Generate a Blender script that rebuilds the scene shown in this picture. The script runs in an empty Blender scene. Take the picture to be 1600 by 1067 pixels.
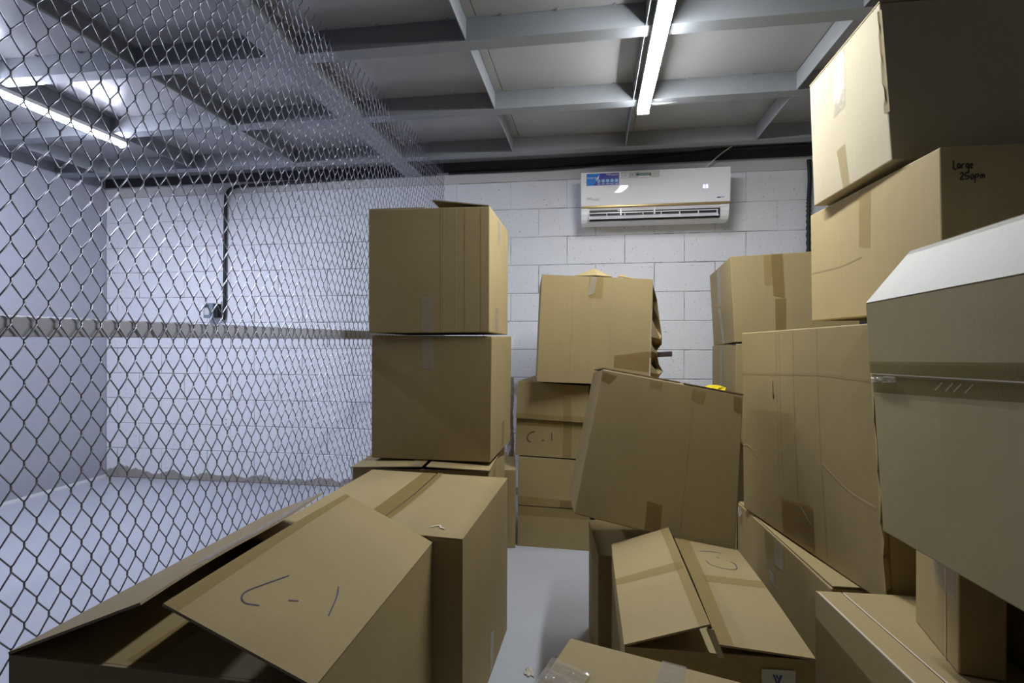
import bpy, bmesh, math, random
from mathutils import Vector, Matrix
random.seed(7)
C = bpy.context.scene.collection
SC = bpy.context.scene
PI = math.pi

# ---------------------------------------------------------------- camera
cam_d = bpy.data.cameras.new('camera')
cam_d.sensor_width = 36.0
cam_d.lens = 843.0 * 36.0 / 1600.0
cam_d.clip_start = 0.02
cam = bpy.data.objects.new('camera', cam_d); C.objects.link(cam)
_R = Matrix.Rotation(0.1478, 3, 'Z') @ Matrix.Rotation(-0.0016, 3, 'X') @ Matrix.Rotation(-0.0012, 3, 'Y')
_x, _f, _u = _R @ Vector((1, 0, 0)), _R @ Vector((0, 1, 0)), _R @ Vector((0, 0, 1))
cam.matrix_world = Matrix(((_x.x, _u.x, -_f.x, 0), (_x.y, _u.y, -_f.y, 0), (_x.z, _u.z, -_f.z, 1.1), (0, 0, 0, 1)))
SC.camera = cam

# ---------------------------------------------------------------- world, exposure, lamp strengths
w = bpy.data.worlds.new('world'); SC.world = w; w.use_nodes = True
w.node_tree.nodes['Background'].inputs[0].default_value = (0.55, 0.6, 0.7, 1)
w.node_tree.nodes['Background'].inputs[1].default_value = 0.02
SC.view_settings.view_transform = 'Standard'
SC.view_settings.look = 'None'
SC.view_settings.gamma = 1.0
SC.view_settings.use_curve_mapping = False
SC.view_settings.exposure = 0.0
LAMP = {'right': ((0.94, 0.965, 1.0), 152.0), 'left': ((0.76, 0.80, 1.0), 215.0)}

# ---------------------------------------------------------------- materials
def nt(name):
    m = bpy.data.materials.new(name); m.use_nodes = True
    n = m.node_tree; return m, n, n.nodes['Principled BSDF']
def N(n, t, **k):
    x = n.nodes.new(t)
    for a, b in k.items(): setattr(x, a, b)
    return x
def mat(name, col, rough=0.6, metal=0.0, noise=0.0, nscale=8.0, bump=0.0, bscale=60.0, emit=None, es=0, alpha=1.0, coat=0.0, spec=None):
    m, n, p = nt(name)
    p.inputs['Base Color'].default_value = (*col, 1)
    p.inputs['Roughness'].default_value = rough
    p.inputs['Metallic'].default_value = metal
    p.inputs['Alpha'].default_value = alpha
    p.inputs['Coat Weight'].default_value = coat
    if spec is not None: p.inputs['Specular IOR Level'].default_value = spec
    if emit:
        p.inputs['Emission Color'].default_value = (*emit, 1); p.inputs['Emission Strength'].default_value = es
    if noise or bump:
        tc = N(n, 'ShaderNodeTexCoord')
    if noise:
        nz = N(n, 'ShaderNodeTexNoise'); nz.inputs['Scale'].default_value = nscale; nz.inputs['Detail'].default_value = 5
        n.links.new(tc.outputs['Object'], nz.inputs['Vector'])
        mx = N(n, 'ShaderNodeMix', data_type='RGBA')
        mx.inputs[6].default_value = (*[c * (1 - noise) for c in col], 1)
        mx.inputs[7].default_value = (*[min(1, c * (1 + noise)) for c in col], 1)
        n.links.new(nz.outputs['Fac'], mx.inputs[0]); n.links.new(mx.outputs[2], p.inputs['Base Color'])
    if bump:
        nb = N(n, 'ShaderNodeTexNoise'); nb.inputs['Scale'].default_value = bscale; nb.inputs['Detail'].default_value = 4
        n.links.new(tc.outputs['Object'], nb.inputs['Vector'])
        b = N(n, 'ShaderNodeBump'); b.inputs['Strength'].default_value = bump; b.inputs['Distance'].default_value = 0.004
        n.links.new(nb.outputs['Fac'], b.inputs['Height']); n.links.new(b.outputs['Normal'], p.inputs['Normal'])
    return m

def cardboard(name, col, streak=0.03):
    m, n, p = nt(name)
    uv = N(n, 'ShaderNodeUVMap')
    info = N(n, 'ShaderNodeObjectInfo')
    add = N(n, 'ShaderNodeVectorMath', operation='ADD')
    n.links.new(uv.outputs[0], add.inputs[0]); n.links.new(info.outputs['Random'], add.inputs[1])
    def noise(sx, sy, sc, det=3):
        mp = N(n, 'ShaderNodeMapping'); mp.inputs['Scale'].default_value = (sx, sy, 1)
        n.links.new(add.outputs[0], mp.inputs[0])
        z = N(n, 'ShaderNodeTexNoise'); z.inputs['Scale'].default_value = sc; z.inputs['Detail'].default_value = det
        n.links.new(mp.outputs[0], z.inputs['Vector']); return z.outputs['Fac']
    fl = noise(220, 3.0, 1.0, 2)        # fine flute streaks running up the sheet
    gr = noise(450, 450, 1.0, 3)        # fibre speckle
    bl = noise(3.0, 3.0, 1.0, 4)        # broad unevenness
    def mr(s, lo, hi):
        r = N(n, 'ShaderNodeMapRange'); r.inputs[1].default_value = 0.25; r.inputs[2].default_value = 0.75
        r.inputs[3].default_value = lo; r.inputs[4].default_value = hi; n.links.new(s, r.inputs[0]); return r.outputs[0]
    def mul(a, b):
        q = N(n, 'ShaderNodeMath', operation='MULTIPLY'); n.links.new(a, q.inputs[0]); n.links.new(b, q.inputs[1]); return q.outputs[0]
    f = mul(mul(mr(fl, 1 - streak, 1 + streak), mr(gr, 0.93, 1.07)), mr(bl, 0.92, 1.08))
    rv = N(n, 'ShaderNodeMapRange'); rv.inputs[3].default_value = 0.93; rv.inputs[4].default_value = 1.07
    n.links.new(info.outputs['Random'], rv.inputs[0]); f = mul(f, rv.outputs[0])
    sc = N(n, 'ShaderNodeVectorMath', operation='SCALE'); sc.inputs[0].default_value = col
    n.links.new(f, sc.inputs['Scale']); n.links.new(sc.outputs[0], p.inputs['Base Color'])
    p.inputs['Roughness'].default_value = 0.72
    p.inputs['Specular IOR Level'].default_value = 0.3
    b = N(n, 'ShaderNodeBump'); b.inputs['Strength'].default_value = 0.15; b.inputs['Distance'].default_value = 0.001
    n.links.new(fl, b.inputs['Height']); n.links.new(b.outputs['Normal'], p.inputs['Normal'])
    return m

def tape_mat(name, col, alpha, rough=0.12):
    m, n, p = nt(name)
    tc = N(n, 'ShaderNodeTexCoord')
    nz = N(n, 'ShaderNodeTexNoise'); nz.inputs['Scale'].default_value = 55; nz.inputs['Detail'].default_value = 3
    nz.inputs['Distortion'].default_value = 1.2
    n.links.new(tc.outputs['Object'], nz.inputs['Vector'])
    b = N(n, 'ShaderNodeBump'); b.inputs['Strength'].default_value = 0.5; b.inputs['Distance'].default_value = 0.0015
    n.links.new(nz.outputs['Fac'], b.inputs['Height']); n.links.new(b.outputs['Normal'], p.inputs['Normal'])
    p.inputs['Base Color'].default_value = (*col, 1)
    p.inputs['Roughness'].default_value = rough
    p.inputs['Alpha'].default_value = alpha
    return m

def block_mat():
    m, n, p = nt('painted block')
    g = N(n, 'ShaderNodeNewGeometry')
    sep = N(n, 'ShaderNodeSeparateXYZ'); n.links.new(g.outputs['Position'], sep.inputs[0])
    nz = N(n, 'ShaderNodeTexNoise'); nz.inputs['Scale'].default_value = 5.0; nz.inputs['Detail'].default_value = 4
    n.links.new(g.outputs['Position'], nz.inputs['Vector'])
    # bare grey mortar showing where the paint stops near the floor, ragged edge
    ad = N(n, 'ShaderNodeMath', operation='MULTIPLY_ADD'); ad.inputs[1].default_value = -0.22; n.links.new(nz.outputs['Fac'], ad.inputs[0]); n.links.new(sep.outputs['Z'], ad.inputs[2])
    lt = N(n, 'ShaderNodeMapRange'); lt.inputs[1].default_value = -0.062; lt.inputs[2].default_value = -0.056
    n.links.new(ad.outputs[0], lt.inputs[0])
    mx = N(n, 'ShaderNodeMix', data_type='RGBA'); mx.inputs[6].default_value = (0.34, 0.32, 0.27, 1)
    pt = N(n, 'ShaderNodeMix', data_type='RGBA'); pt.inputs[6].default_value = (0.78, 0.80, 0.83, 1); pt.inputs[7].default_value = (0.87, 0.885, 0.91, 1)
    n.links.new(nz.outputs['Fac'], pt.inputs[0])
    # pin holes
    vz = N(n, 'ShaderNodeTexNoise'); vz.inputs['Scale'].default_value = 85; vz.inputs['Detail'].default_value = 2
    n.links.new(g.outputs['Position'], vz.inputs['Vector'])
    ph = N(n, 'ShaderNodeMapRange'); ph.inputs[1].default_value = 0.27; ph.inputs[2].default_value = 0.31; ph.inputs[3].default_value = 0.45; ph.inputs[4].default_value = 1
    n.links.new(vz.outputs['Fac'], ph.inputs[0])
    sc = N(n, 'ShaderNodeVectorMath', operation='SCALE'); n.links.new(pt.outputs[2], sc.inputs[0]); n.links.new(ph.outputs[0], sc.inputs['Scale'])
    n.links.new(sc.outputs[0], mx.inputs[7]); n.links.new(lt.outputs[0], mx.inputs[0]); n.links.new(mx.outputs[2], p.inputs['Base Color'])
    p.inputs['Roughness'].default_value = 0.6
    b = N(n, 'ShaderNodeBump'); b.inputs['Strength'].default_value = 0.5; b.inputs['Distance'].default_value = 0.003
    n.links.new(vz.outputs['Fac'], b.inputs['Height']); n.links.new(b.outputs['Normal'], p.inputs['Normal'])
    return m

def mortar_mat():
    m, n, p = nt('mortar')
    g = N(n, 'ShaderNodeNewGeometry')
    nz = N(n, 'ShaderNodeTexNoise'); nz.inputs['Scale'].default_value = 9; nz.inputs['Detail'].default_value = 6
    n.links.new(g.outputs['Position'], nz.inputs['Vector'])
    r = N(n, 'ShaderNodeValToRGB'); r.color_ramp.elements[0].position = 0.44; r.color_ramp.elements[0].color = (0.50, 0.50, 0.50, 1)
    r.color_ramp.elements[1].position = 0.56; r.color_ramp.elements[1].color = (0.17, 0.155, 0.125, 1)
    n.links.new(nz.outputs['Fac'], r.inputs[0]); n.links.new(r.outputs[0], p.inputs['Base Color'])
    p.inputs['Roughness'].default_value = 0.9
    return m

KRAFT = (0.355, 0.274, 0.130)
M = {
 'board': cardboard('kraft cardboard', KRAFT),
 'board_in': cardboard('cardboard inner side', (0.33, 0.255, 0.125)),
 'board_pale': cardboard('pale coated cardboard', (0.325, 0.283, 0.155)),
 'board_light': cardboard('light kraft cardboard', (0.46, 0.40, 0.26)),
 'board_white': cardboard('whitish flap board', (0.66, 0.655, 0.59), 0.02),  # roof flaps of one carton, whiter than its sides
 'edge': mat('corrugated edge', (0.36, 0.28, 0.18), 0.9, noise=0.5, nscale=300),
 'tape': tape_mat('brown packing tape', (0.38, 0.27, 0.085), 0.34),
 'tape_dark': tape_mat('brown packing tape in layers', (0.27, 0.18, 0.065), 0.62),
 'tape_olive': tape_mat('olive packing tape', (0.15, 0.125, 0.045), 0.6),
 'tape_clear': tape_mat('clear packing tape', (0.50, 0.46, 0.40), 0.38, 0.1),
 'pen': mat('blue pen ink', (0.035, 0.03, 0.09), 0.5),
 'marker': mat('black marker ink', (0.01, 0.01, 0.01), 0.5),
 'block': block_mat(), 'mortar': mortar_mat(),
 'wallgrey': mat('grey wall paint', (0.38, 0.39, 0.43), 0.55, noise=0.04, nscale=3, bump=0.15, bscale=120),
 'floor': None,
 'steel': mat('grey painted steel', (0.245, 0.26, 0.275), 0.42, noise=0.10, nscale=14, bump=0.1, bscale=30),
 'deck': mat('grey deck sheet', (0.33, 0.33, 0.33), 0.22, noise=0.08, nscale=5, bump=0.06, bscale=9),
 'wire': mat('galvanised wire', (0.36, 0.37, 0.44), 0.30, metal=0.85),
 'rail': mat('grey rail steel', (0.50, 0.52, 0.60), 0.4, noise=0.06, nscale=20),
 'white': mat('white plastic', (0.88, 0.88, 0.90), 0.3),
 'bounce_stop': mat('dark bounce stop', (0.06, 0.06, 0.065), 0.7),
 'gloss': mat('glossy white panel', (0.90, 0.90, 0.93), 0.03, coat=0.0),
 'dark': mat('dark plastic', (0.012, 0.012, 0.013), 0.5),
 'cable': mat('black cable', (0.008, 0.008, 0.009), 0.55),
 'gold': mat('gold trim', (0.40, 0.28, 0.10), 0.35, metal=0.4),
 'blue': mat('blue sticker', (0.012, 0.20, 0.68), 0.3), 'navy': mat('navy sticker', (0.02, 0.03, 0.33), 0.3),
 'sky': mat('light blue print', (0.25, 0.50, 0.80), 0.4), 'paper': mat('white label', (0.62, 0.63, 0.60), 0.5),
 'green': mat('green print', (0.01, 0.10, 0.05), 0.5), 'red': mat('red print', (0.5, 0.02, 0.05), 0.5),
 'ink': mat('grey print', (0.10, 0.10, 0.13), 0.5), 'whiteink': mat('white print', (0.85, 0.87, 0.9), 0.5),
 'led': mat('led digits', (0.5, 0.4, 0.9), 0.5, emit=(0.62, 0.5, 1.0), es=2.6),
 'greybox': mat('blue-grey switch housing', (0.20, 0.25, 0.29), 0.4),
 'bar': mat('dark brown bar', (0.05, 0.035, 0.035), 0.4),
 'yellow': mat('yellow plastic bag', (0.75, 0.58, 0.01), 0.35, bump=0.6, bscale=30),
 'film': mat('crumpled grey plastic film', (0.42, 0.42, 0.45), 0.25, bump=0.9, bscale=25),
 'debris': mat('torn paper', (0.50, 0.47, 0.38), 0.8, noise=0.4, nscale=60),
 'bead_pale': mat('pale sealant', (0.60, 0.60, 0.58), 0.8),
 'labelblue': mat('blue label print', (0.03, 0.06, 0.28), 0.5),
 'pale': mat('pale strapping', (0.62, 0.55, 0.43), 0.7),
}
def floor_mat():
    m, n, p = nt('grey painted concrete floor')
    tc = N(n, 'ShaderNodeTexCoord')
    nz = N(n, 'ShaderNodeTexNoise'); nz.inputs['Scale'].default_value = 2.2; nz.inputs['Detail'].default_value = 6
    n.links.new(tc.outputs['Object'], nz.inputs['Vector'])
    mx = N(n, 'ShaderNodeMix', data_type='RGBA'); mx.inputs[6].default_value = (0.40, 0.425, 0.47, 1); mx.inputs[7].default_value = (0.46, 0.48, 0.525, 1)
    n.links.new(nz.outputs['Fac'], mx.inputs[0])
    v = N(n, 'ShaderNodeTexNoise'); v.inputs['Scale'].default_value = 26; v.inputs['Detail'].default_value = 3
    n.links.new(tc.outputs['Object'], v.inputs['Vector'])
    r = N(n, 'ShaderNodeMapRange'); r.inputs[1].default_value = 0.73; r.inputs[2].default_value = 0.76; n.links.new(v.outputs['Fac'], r.inputs[0])
    m2 = N(n, 'ShaderNodeMix', data_type='RGBA'); m2.inputs[7].default_value = (0.62, 0.64, 0.66, 1)
    n.links.new(r.outputs[0], m2.inputs[0]); n.links.new(mx.outputs[2], m2.inputs[6]); n.links.new(m2.outputs[2], p.inputs['Base Color'])
    p.inputs['Roughness'].default_value = 0.33
    b = N(n, 'ShaderNodeBump'); b.inputs['Strength'].default_value = 0.12; b.inputs['Distance'].default_value = 0.004
    n2 = N(n, 'ShaderNodeTexNoise'); n2.inputs['Scale'].default_value = 6
    n.links.new(tc.outputs['Object'], n2.inputs['Vector']); n.links.new(n2.outputs['Fac'], b.inputs['Height']); n.links.new(b.outputs['Normal'], p.inputs['Normal'])
    return m
M['floor'] = floor_mat()
for k, (c, s) in LAMP.items():
    M['lamp_' + k] = mat('lit diffuser ' + k, (0.9, 0.9, 0.9), 0.5, emit=c, es=s)

# ---------------------------------------------------------------- object helpers
def empty(name, loc, label=None, cat=None, group=None, kind=None, parent=None):
    o = bpy.data.objects.new(name, None); C.objects.link(o); o.location = loc; o.empty_display_size = 0.05
    if parent: o.parent = parent
    tag(o, label, cat, group, kind); return o
def tag(o, label=None, cat=None, group=None, kind=None):
    if label: o['label'] = label
    if cat: o['category'] = cat
    if group: o['group'] = group
    if kind: o['kind'] = kind
    return o
def link(name, me, parent=None, mats=None, loc=None):
    o = bpy.data.objects.new(name, me); C.objects.link(o)
    if mats is not None:
        for m_ in (mats if isinstance(mats, (list, tuple)) else [mats]): me.materials.append(m_)
    if parent is not None:
        o.parent = parent
        if loc is None: o.location = -Vector(wloc(parent))     # meshes are written in world coordinates
        else: o.location = Vector(loc) - Vector(wloc(parent))
    elif loc is not None: o.location = loc
    return o
def wloc(o):
    v = Vector(o.location)
    while o.parent: o = o.parent; v += Vector(o.location)
    return v
def mesh(name, vs, fs, parent=None, mats=None, smooth=False, uvs=None, mi=None, loc=None):
    me = bpy.data.meshes.new(name); me.from_pydata([tuple(v) for v in vs], [], fs)
    if uvs is not None:
        l = me.uv_layers.new(name='UVMap')
        i = 0
        for f, u in zip(fs, uvs):
            for k in range(len(f)): l.data[i].uv = u[k]; i += 1
    if mi is not None:
        for p_, k in zip(me.polygons, mi): p_.material_index = k
    if smooth:
        for p_ in me.polygons: p_.use_smooth = True
    me.update()
    return link(name, me, parent, mats, loc)
def bm_obj(name, bm, parent=None, mats=None, smooth=False, loc=None):
    me = bpy.data.meshes.new(name); bmesh.ops.recalc_face_normals(bm, faces=bm.faces); bm.to_mesh(me); bm.free()
    if smooth:
        for p_ in me.polygons: p_.use_smooth = True
    return link(name, me, parent, mats, loc)
def bx(bm, x0, x1, y0, y1, z0, z1, bev=0.0):
    r = bmesh.ops.create_cube(bm, size=1)
    for v in r['verts']:
        v.co = ((x0 + x1) / 2 + v.co.x * (x1 - x0), (y0 + y1) / 2 + v.co.y * (y1 - y0), (z0 + z1) / 2 + v.co.z * (z1 - z0))
    if bev:
        es = list({e for v in r['verts'] for e in v.link_edges})
        bmesh.ops.bevel(bm, geom=es, offset=bev, segments=2, affect='EDGES', profile=0.6)
def box(name, x0, x1, y0, y1, z0, z1, parent, m, bev=0.0):
    bm = bmesh.new(); bx(bm, x0, x1, y0, y1, z0, z1, bev); return bm_obj(name, bm, parent, m)
def prism(name, prof, x0, x1, parent, m, smooth=False):
    # profile of (y, z) points extruded along x
    n = len(prof); vs = [(x0, y, z) for y, z in prof] + [(x1, y, z) for y, z in prof]
    fs = [[i, (i + 1) % n, n + (i + 1) % n, n + i] for i in range(n)] + [list(range(n))[::-1], list(range(n, 2 * n))]
    o = mesh(name, vs, fs, parent, m)
    bm = bmesh.new(); bm.from_mesh(o.data); bmesh.ops.recalc_face_normals(bm, faces=bm.faces); bm.to_mesh(o.data); bm.free()
    return o
def tube(name, pts, r, parent, m, seg=8, closed_ends=True):
    vs, fs = [], []
    pts = [Vector(p) for p in pts]
    for i, p in enumerate(pts):
        t = (pts[min(i + 1, len(pts) - 1)] - pts[max(i - 1, 0)]).normalized()
        a = t.cross(Vector((0, 0, 1)) if abs(t.z) < 0.9 else Vector((0, 1, 0))).normalized(); b = t.cross(a)
        for k in range(seg):
            an = 2 * PI * k / seg; vs.append(p + (a * math.cos(an) + b * math.sin(an)) * r)
    for i in range(len(pts) - 1):
        for k in range(seg):
            k2 = (k + 1) % seg; fs.append([i * seg + k, i * seg + k2, (i + 1) * seg + k2, (i + 1) * seg + k])
    if closed_ends:
        fs.append(list(range(seg))[::-1]); fs.append([(len(pts) - 1) * seg + k for k in range(seg)])
    return mesh(name, vs, fs, parent, m, smooth=True)
def bez(pts, n=8):
    out = []
    P = [Vector(p) for p in pts]; P = [P[0]] + P + [P[-1]]
    for i in range(1, len(P) - 2):
        for k in range(n):
            t = k / n; a, b, c, d = P[i - 1], P[i], P[i + 1], P[i + 2]
            out.append(0.5 * ((2 * b) + (c - a) * t + (2 * a - 5 * b + 4 * c - d) * t * t + (3 * b - a - 3 * c + d) * t ** 3))
    out.append(P[-2]); return out

# ================================================================ SETTING
XL, XR, YB, YF, ZW, ZD = -3.876, 1.62, 3.82, -1.1, 2.30, 2.39
fl = empty('floor', (0, 0, 0), kind='structure')
box('slab', XL - 0.1, XR + 0.1, YF - 0.1, YB + 0.1, -0.08, 0, fl, M['floor'])

wl = empty('wall_left', (XL, 0.5, 0), kind='structure')
box('wall_panel', XL - 0.08, XL, YF, YB + 0.08, 0, ZD + 0.1, wl, M['wallgrey'])
bl_ = box('baseboard_left', XL - 0.001, XL + 0.004, YF, YB - 0.004, 0.0, 0.02, None, mat('pale paint line', (0.8, 0.8, 0.77), 0.6)); tag(bl_, kind='structure')
wr = empty('wall_right', (XR, 0.5, 0), kind='structure')
box('wall_panel', XR, XR + 0.08, YF, YB + 0.08, 0, ZD + 0.1, wr, M['wallgrey'])
wf = empty('bounce_stop_wall', (0, YF, 0), kind='structure')  # added unseen wall behind the camera, dark and close to cut bounced light
box('wall_panel', XL, XR, YF - 0.08, YF, 0, ZD + 0.1, wf, M['bounce_stop'])

# back wall of painted concrete blocks, each block a part
wb = empty('wall_back', (-1.1, YB, 0), kind='structure')
box('mortar_bed', XL, XR, YB + 0.0035, YB + 0.08, 0, ZD + 0.1, wb, M['mortar'])
def block_mesh(wd, ht):
    bm = bmesh.new(); bx(bm, -wd / 2, wd / 2, 0, 0.03, -ht / 2, ht / 2)
    es = [e for e in bm.edges if all(abs(v.co.y) < 1e-6 for v in e.verts)]
    bmesh.ops.bevel(bm, geom=es, offset=0.003, segments=1, affect='EDGES')
    me = bpy.data.meshes.new('block'); bmesh.ops.recalc_face_normals(bm, faces=bm.faces); bm.to_mesh(me); bm.free(); me.materials.append(M['block']); return me
cache = {}
def put_block(x0, x1, z0, z1):
    wd, ht = round(x1 - x0, 3), round(z1 - z0, 3)
    key = (wd, ht)
    if key not in cache: cache[key] = block_mesh(wd - 0.0045, ht - 0.0045)
    o = bpy.data.objects.new('block', cache[key]); C.objects.link(o); o.parent = wb
    o.location = Vector(((x0 + x1) / 2, YB + random.uniform(-0.0008, 0.0008), (z0 + z1) / 2)) - wb.location
    k = random.random()
    o.scale = (1.0 + random.choice([0.0, 0.0, 0.004, 0.008]) , 1, 1.0 + random.choice([0.0, 0.0, 0.004, 0.012]))
    if z0 > 1.83: o.scale = (1.009, 1, 1.017 if random.random() < 0.6 else 1.0)
zrows = [(0.0, 0.237)] + [(0.037 + 0.2 * i, 0.237 + 0.2 * i) for i in range(1, 11)]
for i, (z0, z1) in enumerate(zrows):
    off = -3.778 if i % 2 == 0 else -3.578
    xs = [XL] + [off + 0.4 * k for k in range(0, 16) if XL + 0.02 < off + 0.4 * k < XR - 0.02] + [XR]
    if xs[1] - xs[0] > 0.42: xs.insert(1, xs[1] - 0.4)
    for a, b in zip(xs[:-1], xs[1:]): put_block(a, b, z0, z1)
box('render_band', XL, XR, YB - 0.001, YB + 0.03, 2.238, ZW + 0.022, wb, mat('smooth painted band', (0.62, 0.61, 0.60), 0.6, noise=0.08, nscale=4))
box('gap_shade_strip', XL, XR, YB - 0.006, YB + 0.03, ZW + 0.022, ZD, wb, mat('black gap shade', (0.05, 0.05, 0.055), 0.5))  # black strip painting the shade in the gap above the wall

# ceiling: deck sheets, joists, bridging pieces and the beam above the fence
ce = empty('ceiling', (-1.1, 0.6, ZD), kind='structure')
box('roof_slab', XL - 0.08, XR + 0.08, YF - 0.08, YB + 0.08, ZD + 0.012, ZD + 0.08, ce, M['deck'])
JY = [3.40 - 0.645 * i for i in range(10) if 3.40 - 0.645 * i > YF + 0.1]
BX = (-1.36, -1.23)
def cprof(y, z0, z1, fw, t=0.003, lip=0.012):
    return [(y, z0), (y + fw, z0), (y + fw, z0 + lip), (y + fw - t, z0 + lip), (y + fw - t, z0 + t), (y + t, z0 + t), (y + t, z1 - t), (y + fw, z1 - t), (y + fw, z1), (y, z1)]
for y in JY:
    prism('joist', cprof(y, ZW, ZD, 0.075), BX[1], XR, ce, M['steel'])
    prism('joist', cprof(y, ZW, ZD, 0.075), XL, BX[0], ce, M['steel'])
bxs = [-3.52, -2.77, -2.0, -0.505, 0.20, 0.965]
bays = [(3.82 - 0.001, None)] 
for y0, y1 in zip([YF] + [j + 0.075 for j in JY[::-1]], JY[::-1] + [YB - 0.006]):
    for x in bxs:
        if y1 > 3.5: continue
        wv = 0.012
        bm = bmesh.new()
        bx(bm, x, x + 0.004, y0, y1, ZW + 0.002, ZD); bx(bm, x, x + wv, y0, y1, ZD - 0.004, ZD - 0.0005)
        bm_obj('bridging', bm, ce, M['steel'])
    cuts = [XL] + [b + 0.045 for b in bxs] + [XR]
    cuts.insert(4, -1.3)
    for a, b in zip(cuts[:-1], cuts[1:]):
        o = box('deck_panel', a + 0.0015, b - 0.0015, y0 + 0.001, y1 - 0.001, ZD, ZD + 0.01, ce, M['deck'])
bm = bmesh.new(); bx(bm, BX[0], BX[1], YF, YB - 0.006, ZW - 0.001, ZD, 0.004)
beam = bm_obj('beam', bm, ce, M['steel'])
bm = bmesh.new()
for i in range(150):
    y = 0.3 + i * 0.0235; s = random.uniform(0.004, 0.012)
    if random.random() < 0.8: bx(bm, BX[1] + 0.001, BX[1] + 0.006 + s, y, y + random.uniform(0.008, 0.02), ZD - 0.004 - s, ZD - 0.001)
o = bm_obj('beads', bm, ce, M['bead_pale']); o['kind'] = 'stuff'  # pale beads of random size along the beam's top edge
bm = bmesh.new()
for y in JY[:6]:
    x = XL + 0.2
    while x < XR - 0.1:
        r = bmesh.ops.create_cone(bm, cap_ends=True, segments=6, radius1=0.006, radius2=0.005, depth=0.006)
        for v in r['verts']: v.co = Vector((x + v.co.x, y - 0.008 + v.co.y, ZD - 0.003 + v.co.z))
        x += random.choice([0.22, 0.3, 0.3, 0.36])
o = bm_obj('screws', bm, ce, M['steel']); o['kind'] = 'stuff'

# ================================================================ CHAIN-LINK FENCE
XM = -1.07
fe = empty('chain_link_fence', (XM, 2.1, 0), 'galvanised chain-link fence with a grey steel rail dividing the store from the empty bay', 'fence')
P_, ZS = 0.02315, 0.0385
nz = 60
def wire_mesh():
    pts = []
    z0 = 1.289 - 33 * ZS - 0.0005
    for k in range(nz + 1):
        z = k * ZS; left = (k % 2 == 1)
        y = -0.0006 if left else P_ + 0.0006
        pts.append(Vector((0, y, z - 0.0036))); pts.append(Vector((0.0, y, z + 0.0036)))
        if k < nz:
            y2 = P_ - y; sx = 0.0019 if left else -0.0019
            pts.append(Vector((sx, y + (y2 - y) * 0.12, z + 0.0036 + (ZS - 0.0072) * 0.12))); pts.append(Vector((sx, y + (y2 - y) * 0.88, z + 0.0036 + (ZS - 0.0072) * 0.88)))
    vs, fs = [], []; seg = 5; r = 0.0017
    for i, p in enumerate(pts):
        t = (pts[min(i + 1, len(pts) - 1)] - pts[max(i - 1, 0)]).normalized()
        a = t.cross(Vector((1, 0, 0))).normalized(); b = t.cross(a)
        for q in range(seg):
            an = 2 * PI * q / seg; vs.append(p + (a * math.cos(an) + b * math.sin(an)) * r)
    for i in range(len(pts) - 1):
        for q in range(seg):
            q2 = (q + 1) % seg; fs.append([i * seg + q, i * seg + q2, (i + 1) * seg + q2, (i + 1) * seg + q])
    me = bpy.data.meshes.new('wire'); me.from_pydata([tuple(v) for v in vs], [], fs)
    for p_ in me.polygons: p_.use_smooth = True
    me.materials.append(M['wire']); return me
wm = wire_mesh()
zbase = 1.289 - 32 * ZS
for i in range(-14, 128):
    o = bpy.data.objects.new('wire', wm); C.objects.link(o); o.parent = fe
    zz = zbase + (ZS if i % 2 else 0) - ZS
    o.location = Vector((XM + 0.0015 * math.sin(i * 0.37), 0.856 + i * P_, zz)) - fe.location
bm = bmesh.new(); bx(bm, XM - 0.046, XM - 0.006, 0.45, YB, 1.106, 1.146, 0.003); bm_obj('rail', bm, fe, M['rail'])
# ================================================================ LAMPS
def lamp(x, y0, y1, key, label):
    t = empty('batten_light', (x, (y0 + y1) / 2, ZW), label, 'ceiling light')
    bm = bmesh.new(); bx(bm, x - 0.031, x + 0.031, y0, y1, ZW - 0.022, ZW - 0.001, 0.003); bm_obj('housing', bm, t, M['white'])
    pr = []
    for k in range(9):
        a = PI * k / 8; pr.append((0.029 * math.cos(a), -0.018 * math.sin(a)))
    n = len(pr); vs = [(x + a, y0 + 0.012, ZW - 0.022 + b) for a, b in pr] + [(x + a, y1 - 0.012, ZW - 0.022 + b) for a, b in pr]
    fs = [[i, i + 1, n + i + 1, n + i] for i in range(n - 1)] + [list(range(n)), list(range(n, 2 * n))[::-1]]
    mesh('diffuser', vs, fs, t, M['lamp_' + key])
    for yy in (y0, y1 - 0.012):
        bm = bmesh.new(); bx(bm, x - 0.031, x + 0.031, yy, yy + 0.012, ZW - 0.042, ZW - 0.001, 0.003); bm_obj('end_cap', bm, t, M['white'])
    return t
lamp(0.255, 1.62, 2.84, 'right', 'long lit white batten light above the cartons, pointing at the air conditioner')
lamp(-2.79, 1.66, 2.88, 'left', 'long lit white batten light seen through the mesh in the empty bay')
tube('lead_wire', [(0.285, 2.79, ZW - 0.004), (0.33, 2.78, ZW - 0.012), (0.38, 2.79, ZW - 0.008), (0.42, 2.80, ZW - 0.001)], 0.0015, None, M['white'])
tag(bpy.data.objects['lead_wire'], 'thin white lead wire at the end of the long batten light above the cartons', 'wire')

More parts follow.
